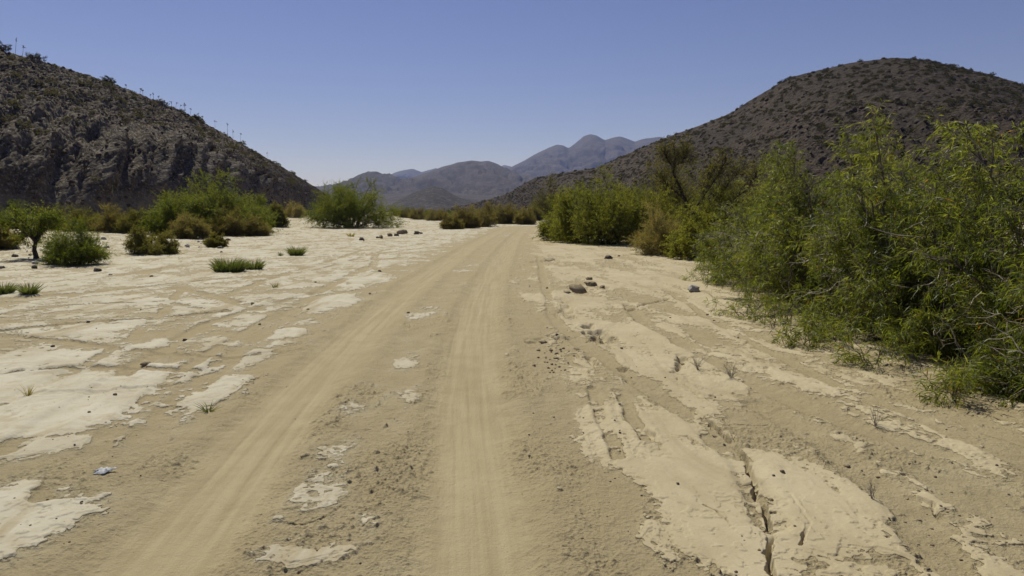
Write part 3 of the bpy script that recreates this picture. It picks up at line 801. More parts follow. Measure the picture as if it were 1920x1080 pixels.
# big willows on the right bank
WIL = [
    # x, y, H, R, stems, shoots, label
    (5.95, 5.5, 2.35, 1.6, 20, 3, 'tall leafy desert willow at the right edge of the picture, nearest the camera'),
    (6.0, 7.8, 2.75, 1.75, 22, 3, 'dense desert willow rising behind the drooping shoots near the right edge'),
    (5.75, 10.2, 2.8, 1.75, 24, 4, 'tallest desert willow, with long shoots rising against the brown hill'),
    (5.75, 13.2, 2.85, 1.7, 22, 2, 'broad green desert willow with one tall shoot, over the pale grey stone'),
    (6.2, 16.6, 2.65, 1.65, 20, 3, 'narrow leaved willow between the broad willow and the yellow green bush'),
    (7.2, 20.5, 2.6, 1.7, 18, 2, 'farthest desert willow, beside the dark limbed bare tree'),
    (8.5, 8.7, 3.0, 1.9, 16, 3, 'desert willow standing in the second row behind the dense willow'),
    (8.6, 11.8, 3.0, 1.9, 16, 3, 'desert willow standing in the second row behind the tallest willow'),
    (8.9, 15.2, 2.9, 1.9, 16, 2, 'desert willow half hidden behind the broad willow'),
    (8.8, 6.0, 2.9, 1.8, 14, 2, 'desert willow in the second row at the extreme right edge'),
    (5.6, 11.7, 2.15, 1.25, 18, 1, 'shorter dense willow tucked between the tallest and the broad willow'),
    (5.6, 9.0, 2.2, 1.25, 18, 1, 'shorter dense willow tucked between the dense willow and the tallest one'),
    (5.6, 6.6, 2.0, 1.2, 16, 1, 'shorter willow tucked behind the drooping shoots, nearest but one to the camera'),
    (5.9, 14.9, 2.0, 1.3, 16, 1, 'shorter willow tucked behind the yellow green shoots at the far end'),
    (8.0, 18.0, 2.6, 1.8, 16, 1, 'desert willow filling the gap between the narrow leaved and the farthest willow'),
    (7.9, 13.6, 2.7, 1.7, 14, 1, 'desert willow in the second row right behind the broad willow'),
    (9.6, 19.5, 2.9, 1.9, 14, 2, 'desert willow half hidden behind the farthest and the narrow leaved willow'),
]
for k, (x, y, H, R, st, sh, lab) in enumerate(WIL):
    H *= 0.93
    far = x > 8
    g = grow(100+k, H, R, R*1.05, st, 13 if not far else 9, 7 if not far else 6, 12, 0.11 if not far else 0.12, 0.0135 if not far else 0.019, 0.45, 0.031, 0.35, 0.62, 0.30, 0.02, 0.22, 5,
             dead=64 if not far else 16, shoots=sh, tint_sh=0.02)
    plant('desert_willow', lab, 'shrub', (x, y), g, M_WILLOW, M_BARK, group='willows on the right bank')
# low shoots that creep out on to the sand
LOW = [
    ((1500, 648), 78, 606, 'small leafy willow sprout standing alone on the sand before the broad willow'),
    ((1640, 688), 130, 590, 'low spreading willow shoots casting a dark patch of shade on the sand'),
    ((1800, 752), 110, 672, 'drooping willow shoots near the right edge, closest to the camera'),
    ((1890, 742), 90, 660, 'leafy willow shoots at the right border beside the drooping shoots'),
    ((1325, 528), 70, 474, 'yellow green willow shoots at the far end of the willow row'),
    ((1400, 592), 120, 515, 'low green willow shoots hanging over the sand by a pale grey stone'),
    ((1560, 640), 100, 560, 'knee high willow shoots between the sprout and the shaded patch'),
    ((1465, 608), 90, 545, 'willow shoots trailing on the sand behind the lone sprout'),
]
for k, (p, wpx, top, lab) in enumerate(LOW):
    xy, H, R = dims(p[0], p[1], wpx, top)
    g = grow(200+k, H, R, R, 7 if k else 6, 4, 4, 9, 0.115, 0.0105, 0.25, 0.010, 0.12, 0.28, 0.18, 0.05, 0.3, 4, dead=6 if k else 0, tint_sh=0.08)
    plant('willow_shoots', lab, 'shrub', xy, g, M_WILLOW, M_BARK, group='low willow shoots on the sand')

# leafy trees and shrubs one by one -------------------------------------
SHRUB_FEET = []
def shrub(name, label, cat, px, base_y, w_px, top_y, mat, seed, dense=1.0, leaf=0.06, style='round', group=None, smat=None, tint=0.0):
    xy, H, R = dims(px, base_y, w_px, top_y)
    sc = max(H, R); SHRUB_FEET.append((xy[0], xy[1], R))
    st = int(24*dense**0.5); br = int(10*dense**0.5)+3
    if style == 'round':
        g = grow(seed, H, R, R, st, br, 6, int(13*dense), leaf, leaf*0.34, 0.05, 0.02*sc/2, 0.15*R, 0.34*sc, 0.20*sc, 0.05, 0.15, 4, tint_sh=tint, clump=0.5, shoots=2)
    elif style == 'dome':
        H *= 1.13
        g = grow(seed, H, R, R, st, br, 6, int(13*dense), leaf, leaf*0.30, 0.0, 0.02*sc/2, 0.2*R, 0.30*sc, 0.20*sc, 0.08, 0.12, 4, tint_sh=tint, clump=0.5)
    elif style == 'broom':
        g = grow(seed, H, R, R, st+8, br-2, 5, int(11*dense), leaf*1.5, leaf*0.22, -0.35, 0.012*sc, 0.3*R, 0.30*sc, 0.24*sc, 0.10, 0.05, 3, tint_sh=tint, clump=0.25, shoots=3)
    return plant(name, label, cat, xy, g, mat, smat or M_BARK, group=group)

# right side behind the willows
PV = 'yellow green bushes in the thicket on the right bank'
for k, (px, by, wp, ty, mt, de, lab) in enumerate([
        (1050, 451, 76, 384, M_PALO, 1.3, 'lowest yellow green bush, touching the road where it bends'),
        (1088, 455, 130, 350, M_PALO, 1.5, 'bright yellow green bush second from the road bend'),
        (1142, 459, 130, 322, M_PALO, 1.5, 'tallest rounded yellow green bush in the thicket by the road bend'),
        (1195, 456, 140, 338, M_PALO, 1.4, 'yellow green bush with a dark hollow beneath, left of the dry tan bush'),
        (1235, 446, 140, 312, M_OLIVE, 1.2, 'olive green bushy tree directly left of the dark limbed tree'),
        (1350, 440, 180, 300, M_PALO, 1.0, 'loose yellow green bush just right of the dark limbed tree'),
        (1412, 438, 160, 300, M_PALO, 1.0, 'loose yellowish tree showing over the willows against the boulder slope')]):
    shrub('palo_verde', lab, 'tree', px, by, wp, ty, mt, 301+k, de, 0.095, tint=0.05, smat=M_DARKBARK, style='dome', group=PV)
shrub('palo_verde', 'tall thin yellow green bush behind the dry tan bush', 'tree', 1262, 448, 120, 345, M_PALO, 311, 1.1, 0.095, 'dome', PV, M_DARKBARK, 0.05)
shrub('palo_verde', 'yellow green bush hanging over the straw coloured bush', 'tree', 1335, 452, 120, 345, M_PALO, 312, 1.1, 0.095, 'dome', PV, M_DARKBARK, 0.05)
shrub('brush', 'dry tan bush at the foot of the dark limbed tree', 'shrub', 1240, 479, 104, 402, M_TAN, 306, 1.6, 0.06, 'broom')
shrub('brush', 'yellow green and straw coloured bush beside the dry tan bush', 'shrub', 1305, 488, 110, 408, M_PALO, 307, 1.3, 0.07, tint=0.2)
shrub('brush', 'grey brown tree far along the right bank before the boulder spur', 'tree', 1027, 412, 60, 347, M_OLIVE, 308, 1.2, 0.16, smat=M_DARKBARK)

# dark limbed half bare tree
def bare_tree():
    x, y = G(1318, 452)
    e = bpy.data.objects.new('bare_tree', None); COL.objects.link(e); e.location = (x, y, gz(x, y))
    tag(e, 'half bare tree with dark crooked limbs and thin grey green crown', 'tree')
    rs = np.random.RandomState(41)
    def at(px, py, dy=0.0):
        q = atdepth(px, py, y+dy); return q-np.array((x, y, 0))
    T = Geo()
    limbs = [([(1318, 455), (1312, 425), (1300, 402), (1283, 378), (1272, 352), (1262, 328), (1268, 306), (1264, 288)], 0.16, 0.02),
             ([(1318, 455), (1330, 425), (1345, 400), (1368, 388), (1392, 392)], 0.15, 0.035),
             ([(1283, 378), (1262, 362), (1248, 352), (1240, 340)], 0.07, 0.02),
             ([(1300, 402), (1322, 370), (1330, 340), (1338, 318)], 0.07, 0.015),
             ([(1345, 400), (1352, 370), (1372, 345), (1392, 325)], 0.06, 0.012), ([(1322, 370), (1345, 335), (1360, 312)], 0.05, 0.01), ([(1368, 388), (1405, 360), (1420, 330)], 0.05, 0.01),
             ([(1312, 425), (1290, 418), (1262, 412), (1245, 390)], 0.06, 0.015),
             ([(1262, 320), (1280, 308), (1286, 296)], 0.04, 0.008), ([(1262, 320), (1248, 306), (1246, 294)], 0.04, 0.008)]
    crown = Geo(); ends = []
    for k, (pts, r0, r1) in enumerate(limbs):
        dy = rs.uniform(-0.8, 0.8)
        P = np.array([at(*p, dy*i/len(pts)) for i, p in enumerate(pts)])
        P += rs.normal(size=P.shape)*0.03
        n = 14; s = np.linspace(0, len(P)-1, n); Q = np.stack([np.interp(s, np.arange(len(P)), P[:, c]) for c in range(3)], 1)
        T.tube(Q, np.linspace(r0, r1, n), 7)
        for i in range(3, n): ends.append((Q[i], unit(Q[i]-Q[i-1])))
    LPp, LDd = [], []
    for p, d in ends:
        for j in range(5):
            d2 = unit(d*0.5 + rs.normal(size=3)*0.7 + np.array((0, 0, 0.5))); L = rs.uniform(0.3, 0.95)
            B = curve(p, p+d2*L, rs.normal(size=3)*0.1, 5, rs, 0.04)
            T.tube(B, np.linspace(0.018, 0.005, 5), 3)
            for a in range(5):
                q = B[rs.randint(1, 5)]; d3 = unit(d2+rs.normal(size=3)*0.6); l3 = rs.uniform(0.2, 0.6)
                T.tube(np.array([q, q+d3*l3*0.5+rs.normal(size=3)*0.02, q+d3*l3]), np.array((0.008, 0.006, 0.003)), 3)
                if rs.uniform() < 0.45: continue
                n = rs.randint(6, 15); f = rs.uniform(0.1, 1, n)[:, None]
                LPp.append(q+d3*l3*f+rs.normal(size=(n, 3))*0.03); LDd.append(d3+rs.normal(size=(n, 3))*0.7)
    Pp = np.concatenate(LPp); Dd = np.concatenate(LDd); n = len(Pp)
    leaves(crown, Pp, Dd, rs.uniform(0.06, 0.12, n), rs.uniform(0.02, 0.036, n), rs, np.clip(rs.normal(0.70, 0.2, n), 0, 1))
    link('trunk', mesh_from('trunk', *T.get(), M_DARKBARK, True), e)
    link('crown', mesh_from('crown', *crown.get(), M_OLIVE, False, np.concatenate(crown.T)), e)
bare_tree()

# left side
def small_tree():
    xy, H, R = dims(68, 489, 112, 374)
    rs = np.random.RandomState(5)
    tr = np.array([(0.02, 0, -0.05), (0.0, 0, 0.12), (-0.04, 0, 0.35), (0.02, 0.02, 0.62)])
    g = grow(311, H, R, R, 14, 9, 6, 13, 0.075, 0.028, 0.1, 0.035, 0.1, 0.6, 0.34, 0.42, 0.1, 4, skirt=False, trunk=(tr, np.array((0.12, 0.085, 0.07, 0.06))), clump=0.5, tint_sh=0.08)
    plant('mesquite_tree', 'small green tree with a single dark trunk at the left edge', 'tree', xy, g, M_GREEN, M_DARKBARK, parts=('trunk', 'crown'))
small_tree()
shrub('brush', 'round dark green bush beside the small tree with the dark trunk', 'shrub', 140, 497, 112, 428, M_GREEN, 321, 1.5, 0.055, 'broom', tint=0.0)
shrub('brush', 'olive and brown bush with a dark shaded base, middle of the left bank', 'shrub', 283, 478, 112, 430, M_OLIVE, 322, 1.4, 0.06, 'dome', tint=0.12)
shrub('mesquite_bush', 'widest bright green bush on the left bank, below the cliff', 'shrub', 400, 441, 235, 354, M_GREEN, 323, 2.4, 0.10, tint=0.16)
shrub('mesquite_bush', 'left shoulder of green bush growing in front of the cliff base', 'shrub', 318, 446, 110, 384, M_GREEN, 324, 1.6, 0.09, tint=0.02)
shrub('mesquite_bush', 'smaller green bush at the right side of the widest green bush', 'shrub', 468, 437, 90, 380, M_GREEN, 325, 1.6, 0.09, tint=0.05)
shrub('brush', 'rusty brown rounded shrub before the widest green bush', 'shrub', 436, 444, 84, 400, M_BROWN, 326, 1.9, 0.07, 'broom')
shrub('brush', 'orange brown shrub to the left of the rusty rounded shrub', 'shrub', 358, 450, 74, 410, M_BROWN, 327, 1.8, 0.07, 'broom', tint=0.15)
shrub('brush', 'little brown shrub at the right foot of the green bushes', 'shrub', 482, 443, 50, 412, M_BROWN, 328, 1.6, 0.07, 'broom', tint=0.1)
shrub('brush', 'brown and green shrub cut by the left edge of the picture', 'shrub', 2, 476, 56, 432, M_BROWN, 329, 1.6, 0.06, 'broom', tint=-0.05)
shrub('brush', 'small olive bush by pale stones, right of the dark based bush', 'shrub', 405, 464, 44, 443, M_OLIVE, 330, 1.6, 0.05, 'broom', tint=0.1)
shrub('brush', 'grey green bush standing apart, right of the green bushes', 'shrub', 517, 429, 52, 391, M_OLIVE, 331, 1.8, 0.10, 'round', tint=0.1)
shrub('round_tree', 'large rounded green tree standing alone in the middle of the wash', 'tree', 664, 427, 186, 342, M_GREEN, 332, 2.2, 0.12, style='dome', tint=0.12, smat=M_DARKBARK)
shrub('brush', 'pale bleached brush below the end of the dark cliff', 'shrub', 552, 412, 46, 386, M_TAN, 333, 1.4, 0.12, 'broom', tint=0.2)
for k, (px, by, wp, ty, mt, lab) in enumerate([
        (160, 443, 84, 402, M_OLIVE, 'olive brown shrub behind the round dark green bush'), (214, 445, 74, 403, M_BROWN, 'dark brown shrub with a shadowed stem below the cliff'),
        (252, 446, 60, 408, M_OLIVE, 'olive shrub touching the left shoulder of green bush'), (20, 437, 100, 396, M_GREEN, 'green shrub at the left edge behind the small trunked tree'),
        (105, 440, 70, 402, M_OLIVE, 'olive shrub behind the small trunked tree, under the cliff'), (188, 440, 36, 416, M_GREEN, 'little green shrub between two brown ones under the cliff'),
        (300, 436, 50, 408, M_BROWN, 'brown shrub hidden behind the left shoulder of green bush')]):
    shrub('brush', lab, 'shrub', px, by, wp, ty, mt, 340+k, 1.5, 0.075, 'broom')
# scrub in the middle of the valley
MIDB = [(848, 430, 44, 404, M_BROWN, 'low brown shrub at the front left of the mid valley scrub'), (872, 428, 60, 392, M_BROWN, 'tall tan brown shrub in the front of the mid valley scrub'),
        (904, 425, 58, 388, M_BROWN, 'brown shrub in the middle of the scrub left of the road'), (940, 420, 44, 390, M_BROWN, 'brown shrub just left of where the road vanishes'),
        (962, 420, 46, 387, M_BROWN, 'rounded brown shrub beside the vanishing road'), (985, 421, 40, 394, M_BROWN, 'last brown shrub before the vanishing road'),
        (820, 414, 50, 396, M_BROWN, 'small brown shrub behind the front scrub'), (785, 412, 46, 393, M_BROWN, 'brown shrub right of the large rounded tree'),
        (765, 410, 40, 394, M_OLIVE, 'olive shrub touching the right side of the large rounded tree'), (925, 412, 40, 390, M_OLIVE, 'small olive shrub among the brown mid valley scrub'),
        (1003, 414, 36, 388, M_OLIVE, 'olive shrub at the right of the vanishing road')]
for k, (px, by, wp, ty, mt, lab) in enumerate(MIDB):
    shrub('scrub', lab, 'shrub', px, by, wp, ty, mt, 360+k, 1.6, 0.10, 'broom', group='scrub in the middle of the valley', tint=0.05)
rsb = np.random.RandomState(77)
BACKG = 'low green bushes far up the wash'
for v in range(3):
    pass
tmpl = []
for v in range(4):
    g = grow(380+v, 2.2, 3.0, 3.0, 14, 8, 5, 12, 0.16, 0.055, 0.0, 0.03, 0.5, 0.8, 0.5, 0.05, 0.15, 3, clump=0.5)
    tmpl.append((mesh_from('stems', *g[0].get(), M_DARKBARK, True), mesh_from('foliage', *g[1].get(), (M_OLIVE, M_GREEN)[v % 2], False, np.concatenate(g[1].T))))
for k in range(26):
    px = 735 + 300*(k+0.5)/26 + rsb.uniform(-6, 6); Y = rsb.uniform(125, 230)
    x = (px-960)/FPX*Y
    e = bpy.data.objects.new('distant_bush', None); COL.objects.link(e); e.location = (x, Y, gz(x, Y)-0.05); e.rotation_euler[2] = rsb.uniform(0, 6.28)
    s = rsb.uniform(0.75, 1.35); e.scale = (s, s, s)
    tag(e, 'low green bush in the line of bushes far up the wash', 'bush', BACKG)
    a, b_ = tmpl[k % 4]
    link('stems', a, e); link('foliage', b_, e)

# grass tufts and dry sprigs ---------------------------------------------
def tuft(px, by, wp, ty, label, seed, n=420, mat=M_GRASS, name='grass_tuft', wid=0.007):
    xy, H, R = dims(px, by, wp, ty)
    rs = np.random.RandomState(seed); g = Geo()
    az = rs.uniform(0, 2*np.pi, n); rr = np.sqrt(rs.uniform(0, 1, n))*R*0.65
    P = np.stack([np.cos(az)*rr, np.sin(az)*rr*0.8, np.full(n, -0.01)], 1)
    D = np.stack([np.cos(az)*0.8*rs.uniform(0, 1.3, n), np.sin(az)*0.8*rs.uniform(0, 1.3, n), np.ones(n)], 1) + rs.normal(size=(n, 3))*0.16
    D = unit(D); L = H*1.1*rs.uniform(0.35, 1.05, n)*(1-0.35*rr/R)
    S = unit(np.cross(D, rs.normal(size=(n, 3))))
    w2 = wid*rs.uniform(0.7, 1.4, n)[:, None]
    m1 = P+D*L[:, None]*0.55; tip = P+D*L[:, None] + np.stack([np.cos(az), np.sin(az), -0.4*np.ones(n)], 1)*L[:, None]*0.14
    t = np.clip(rs.normal(0.45, 0.22, n), 0, 1)
    g.quads(np.stack([P-S*w2, P+S*w2, m1+S*w2*0.8, m1-S*w2*0.8], 1), t)
    g.quads(np.stack([m1-S*w2*0.8, m1+S*w2*0.8, tip+S*w2*0.1, tip-S*w2*0.1], 1), t)
    o = link(name, mesh_from(name, *g.get(), mat, False, np.concatenate(g.T)), None, (xy[0], xy[1], gz(*xy)))
    tag(o, label, 'grass')
tuft(430, 510, 76, 477, 'wide green grass tuft on the mud flats left of the road', 501, 900, wid=0.009)
tuft(476, 506, 38, 480, 'smaller grass tuft joined to the right of the wide tuft', 502, 400, wid=0.009)
tuft(556, 479, 34, 456, 'single bushy grass tuft nearest the rounded tree', 503, 420, wid=0.010)
tuft(527, 481, 8, 468, 'tiny sprig of grass left of the bushy tuft', 504, 40, wid=0.008)
tuft(8, 549, 42, 521, 'green grass tuft cut by the left edge of the picture', 505, 420)
tuft(55, 552, 34, 521, 'upright grass tuft beside the one at the left edge', 506, 340)
tuft(658, 444, 16, 432, 'pale dry grass clump by the line of stones', 507, 90, M_TAN, wid=0.012)
tuft(53, 741, 16, 733, 'tiny dry sprig on the pale mud at the left', 508, 30, M_TAN, wid=0.003)
tuft(391, 773, 14, 762, 'tiny dark green sprig at the left edge of the left wheel rut', 509, 40, wid=0.003)
tuft(516, 540, 10, 531, 'tiny green sprig on the mud beyond the left wheel rut', 510, 40, wid=0.005)

def sprig(px, by, wp, ty, label, seed, n=16):
    xy, H, R = dims(px, by, wp, ty); rs = np.random.RandomState(seed); g = Geo()
    for i in range(n):
        az = rs.uniform(0, 6.28); q = np.array((math.cos(az)*R*rs.uniform(.3, 1), math.sin(az)*R*rs.uniform(.3, 1), H*rs.uniform(.5, 1)))
        P = curve(np.array((0, 0, -0.01)), q, np.array((0, 0, .1*H)), 6, rs, 0.03)
        g.tube(P, np.linspace(0.0024, 0.0010, 6), 3)
        for a in range(3):
            k = rs.randint(2, 6); g.tube(np.array([P[k], P[k]+rs.normal(size=3)*0.12*H+np.array((0, 0, .12*H))]), np.array((0.0012, 0.0007)), 3)
    o = link('dry_sprig', mesh_from('dry_sprig', *g.get(), M_DRY, True), None, (xy[0], xy[1], gz(*xy)+0.015))
    tag(o, label, 'dead plant')
sprig(1372, 712, 52, 682, 'dry leafless sprig on the sand, centre right', 521, 20)
sprig(1308, 694, 50, 676, 'flattened dry sprig next to a small crack in the mud', 522, 20)
sprig(1642, 802, 34, 776, 'thin dry sprig on the open sand below the willows', 523, 10)
sprig(1634, 942, 20, 928, 'tiny dry sprig in the lower right of the picture', 524, 8)

# ------------------------------------------------------------------ stones and clods
def ico(sub):
    t = (1+5**0.5)/2
    v = [(-1, t, 0), (1, t, 0), (-1, -t, 0), (1, -t, 0), (0, -1, t), (0, 1, t), (0, -1, -t), (0, 1, -t), (t, 0, -1), (t, 0, 1), (-t, 0, -1), (-t, 0, 1)]
    f = [(0, 11, 5), (0, 5, 1), (0, 1, 7), (0, 7, 10), (0, 10, 11), (1, 5, 9), (5, 11, 4), (11, 10, 2), (10, 7, 6), (7, 1, 8), (3, 9, 4), (3, 4, 2), (3, 2, 6), (3, 6, 8), (3, 8, 9), (4, 9, 5), (2, 4, 11), (6, 2, 10), (8, 6, 7), (9, 8, 1)]
    v = [np.array(q)/np.linalg.norm(q) for q in v]
    for _ in range(sub):
        c = {}; nf = []
        def mid(a, b):
            k = (min(a, b), max(a, b))
            if k not in c: q = v[a]+v[b]; v.append(q/np.linalg.norm(q)); c[k] = len(v)-1
            return c[k]
        for a, b, d in f:
            x, y, z = mid(a, b), mid(b, d), mid(d, a); nf += [(a, x, z), (b, y, x), (d, z, y), (x, y, z)]
        f = nf
    return np.array(v), np.array(f)
def rock_geo(seed, sub=2, flat=0.65, planes=9):
    rs = np.random.RandomState(seed); V, F = ico(sub)
    V = V.copy()
    for _ in range(planes):                       # chop facets off
        n = unit(rs.normal(size=3)); d = rs.uniform(0.55, 0.85)
        k = V@n; o_ = k > d; V[o_] -= np.outer(k[o_]-d, n)
    V *= (1+0.10*rs.normal(size=(len(V), 1)))
    V *= np.array((1, rs.uniform(0.65, 0.95), flat))
    return V, F
M_STONE = rock_mat('wash_stone', ((0.085, 0.073, 0.060), (0.14, 0.122, 0.10), (0.20, 0.18, 0.155)), 3.0, 30.0, 0.01)
M_CLOD = rock_mat('mud_clod', ((0.19, 0.15, 0.095), (0.29, 0.235, 0.15), (0.36, 0.30, 0.20)), 6.0, 50.0, 0.01)
M_PALESTONE = rock_mat('pale_stone', ((0.33, 0.30, 0.27), (0.45, 0.42, 0.37), (0.55, 0.52, 0.47)), 3.0, 30.0, 0.01)
M_BOULDER = rock_mat('hill_boulder', ((0.048, 0.036, 0.028), (0.080, 0.058, 0.044), (0.155, 0.112, 0.084)), 0.35, 3.0, 0.15)
STN = [mesh_from('stone', *rock_geo(600+k, 2), M_STONE) for k in range(5)]
CLD = [mesh_from('clod', *rock_geo(620+k, 2, 0.7, 6), M_CLOD) for k in range(5)]
PST = [mesh_from('pale_stone', *rock_geo(640+k, 2), M_PALESTONE) for k in range(3)]
rsr = np.random.RandomState(9)
def stone(name, me, px, py, wpx, label, group=None, cat='stone', flat=1.0):
    x, y = G(px, py); s = wpx/2/FPX*y
    gh = float(ground(np.array([x]), np.array([y]), True)[0][0])
    o = link(name, me, None, (x, y, gh+0.30*s*flat), (0, 0, rsr.uniform(0, 6.28)), (s, s, s*flat))
    tag(o, label, cat, group)
stone('stone', PST[0], 1300, 549, 30, 'pale grey stone on the sand by the low green willow shoots')
stone('stone', STN[0], 1141, 487, 16, 'dark stone on the pale mud right of the road')
stone('clod', CLD[0], 275, 683, 22, 'dark flat clod on a wheel line across the left mud flat', cat='clod', flat=0.7)
stone('stone', STN[1], 346, 637, 9, 'small dark stone on pale mud, middle of the left flat')
stone('stone', STN[2], 99, 653, 9, 'small dark stone on pale mud near the left edge')
stone('stone', STN[3], 1358, 832, 8, 'small bluish grey stone on the smooth mud sheet right of the road')
stone('clod', CLD[1], 1467, 893, 12, 'small block of mud at the edge of the pointed mud sheet', cat='clod')
stone('clod', CLD[2], 1448, 940, 12, 'dark mud crumb beside the open crack', cat='clod')
stone('clod', CLD[3], 1110, 536, 18, 'broken block of mud lying at the lip of the dark hollow', cat='clod')
stone('clod', CLD[4], 1130, 541, 12, 'smaller block of mud right of the dark hollow', cat='clod')
def slab_geo(seed):
    rs = np.random.RandomState(seed); n = 9
    a = np.sort(rs.uniform(0, 2*np.pi, n)); r = rs.uniform(0.6, 1.0, n)
    ring = np.stack([np.cos(a)*r, np.sin(a)*r*0.7], 1)
    V = np.concatenate([np.c_[ring, np.full(n, 0.09)+rs.normal(size=n)*0.02], np.c_[ring*rs.uniform(0.8, 0.98, (n, 1)), np.full(n, -0.09)], [[0, 0, 0.11], [0, 0, -0.10]]])
    i = np.arange(n); j = (i+1) % n
    return V, [np.stack([i, i+n, j+n, j], 1), np.concatenate([np.stack([np.full(n, 2*n), i, j], 1), np.stack([np.full(n, 2*n+1), j+n, i+n], 1)])]
SLB = [mesh_from('mud_chunk', *slab_geo(680+k), M_CLOD) for k in range(5)]
for k, (px, py, wp, tilt, lab) in enumerate([
        (1083, 543, 46, 1.0, 'large tilted slab of dried mud turned up right of the road'), (1104, 535, 26, 0.8, 'upturned mud slab leaning behind the large tilted slab'),
        (1105, 526, 18, 0.9, 'small upturned mud slab farthest in the row of tilted slabs'), (1062, 549, 20, 0.5, 'low mud slab at the left foot of the large tilted slab'),
        (1112, 636, 30, 0.75, 'tilted mud slab at the bend of the crumbled lip'), (1118, 622, 20, 0.9, 'small upturned slab behind the bend of the crumbled lip'),
        (1018, 644, 22, 0.4, 'low broken slab at the edge of the road before the clods'), (1282, 676, 16, 0.9, 'small upturned slab by the flattened dry sprig'),
        (1278, 690, 14, 0.8, 'smallest upturned slab below the flattened dry sprig'), (1032, 489, 24, 0.5, 'long low slab of mud farthest up the right side'),
        (1340, 816, 14, 0.5, 'curled mud flake at the near end of the eroded lip'), (1420, 918, 14, 0.8, 'curled mud flake standing in the open crack'), (1440, 1002, 16, 0.8, 'curled mud flake in the open crack nearest the camera')]):
    x, y = G(px, py); s_ = wp/2/FPX*y
    o = link('mud_chunk', SLB[k % 5], None, (x, y, float(ground(np.array([x]), np.array([y]), True)[0][0])+0.22*s_*math.sin(tilt)+0.05*s_), (tilt, 0.2*math.sin(k*2.1), 0.5*math.sin(k*1.3)), (s_, s_, s_))
    tag(o, lab, 'mud chunk')
for k, (px, py, wp) in enumerate([(676, 449, 14), (702, 447, 12), (714, 446, 14), (728, 443, 16), (742, 443, 14), (752, 441, 18), (764, 439, 18), (778, 439, 14), (786, 437, 10), (684, 452, 8)]):
    stone('stone', (STN+CLD)[(k*3) % 10], px+rsr.normal(0, 3), py+rsr.normal(0, 1), wp*rsr.uniform(0.5, 0.95), 'dark broken stone in the line of stones before the rounded tree', 'line of stones before the rounded tree')
for k in range(34):
    px = rsr.uniform(1005, 1065) + rsr.normal(0, 10); py = rsr.uniform(652, 700)
    stone('clod', CLD[k % 5], px, py, rsr.choice([4, 5, 6, 8, 12], p=[.3, .3, .2, .15, .05]), 'crumb of mud in the scatter of clods right of the road', 'clods scattered right of the road', 'clod')
for k in range(40):
    px = rsr.uniform(0, 1); py = 850 + 190*px + rsr.normal(0, 22); px = 1640 + 150*px + rsr.normal(0, 35)
    if py > 1075: continue
    stone('clod', CLD[k % 5], px, py, rsr.choice([4, 6, 9, 14], p=[.45, .3, .17, .08]), 'crumb of mud in the rough sandy strip at the lower right', 'clods in the sandy strip at the lower right', 'clod', 0.7)
for k in range(46):
    px = rsr.uniform(0, 420); py = rsr.uniform(452, 520) if k % 3 else rsr.uniform(455, 475)
    if px > 220: px = rsr.uniform(340, 430); py = rsr.uniform(449, 466)
    (a, b_, c_) = (PST[k % 3], 'pale cobble lying under the bushes of the left bank', 'pale cobbles on the left bank') if k % 2 else (STN[k % 5], 'grey cobble lying under the bushes of the left bank', 'grey cobbles on the left bank')
    stone('cobble', a, px, py, rsr.uniform(5, 16), b_, c_)
for k in range(90):
    py = 440 + 620*rsr.uniform(0, 1)**1.4; px = rsr.uniform(0, 1900)
    x, y = G(px, py); u, hg = road_uv(np.array([x]), np.array([y]))
    if abs(abs(u[0])-hg[0]) < 0.4 or x > 4.8: continue
    stone('pebble', (STN+CLD)[k % 10], px, py, rsr.uniform(3, 8), 'small dark pebble lying loose on the wash floor', 'loose pebbles on the wash floor', 'pebble')

def stick(pts, r, label, seed, mat=M_BARK, lift=0.02):
    rs = np.random.RandomState(seed); P = np.array([(*G(*p), 0) for p in pts])
    o0 = P[0].copy(); o0[2] = gz(o0[0], o0[1])
    n = 12; s = np.linspace(0, len(P)-1, n); Q = np.stack([np.interp(s, np.arange(len(P)), P[:, c]) for c in range(3)], 1)
    Q[:, 2] = lift + np.abs(rs.normal(size=n))*0.02 + np.array([gz(a, b_) for a, b_ in Q[:, :2]]) - o0[2]
    Q[:, :2] -= o0[:2]
    g = Geo(); g.tube(Q, np.linspace(r, r*0.35, n), 6)
    for k in range(4):
        i = rs.randint(3, n-1); d = unit(rs.normal(size=3)*np.array((1, 1, .3)))
        e = Q[i]+d*rs.uniform(.1, .35); e[2] = abs(e[2])+0.01
        g.tube(np.array([Q[i], (Q[i]+e)/2+rs.normal(size=3)*.01, e]), np.array((r*.4, r*.3, r*.15)), 4)
    o = link('fallen_branch', mesh_from('fallen_branch', *g.get(), mat, True), None, tuple(o0)); tag(o, label, 'branch')
stick([(1720, 602), (1690, 604), (1665, 608), (1640, 625), (1610, 640)], 0.02, 'long crooked grey branch lying under the broad willow', 1, M_DRY, 0.10)
stick([(1400, 595), (1440, 600), (1465, 585), (1475, 598)], 0.014, 'dark twisted stick at the edge of the willows by the sprout', 2)
stick([(1730, 660), (1790, 655), (1850, 662)], 0.014, 'pale straight stick on the litter under the right willows', 3, M_DRY, 0.05)
stick([(1452, 606), (1450, 613), (1447, 620)], 0.01, 'short hooked stick end poking on to the sand', 4)
stick([(1640, 642), (1690, 632), (1735, 640)], 0.015, 'dark branch on the shaded ground below the low shoots', 5)

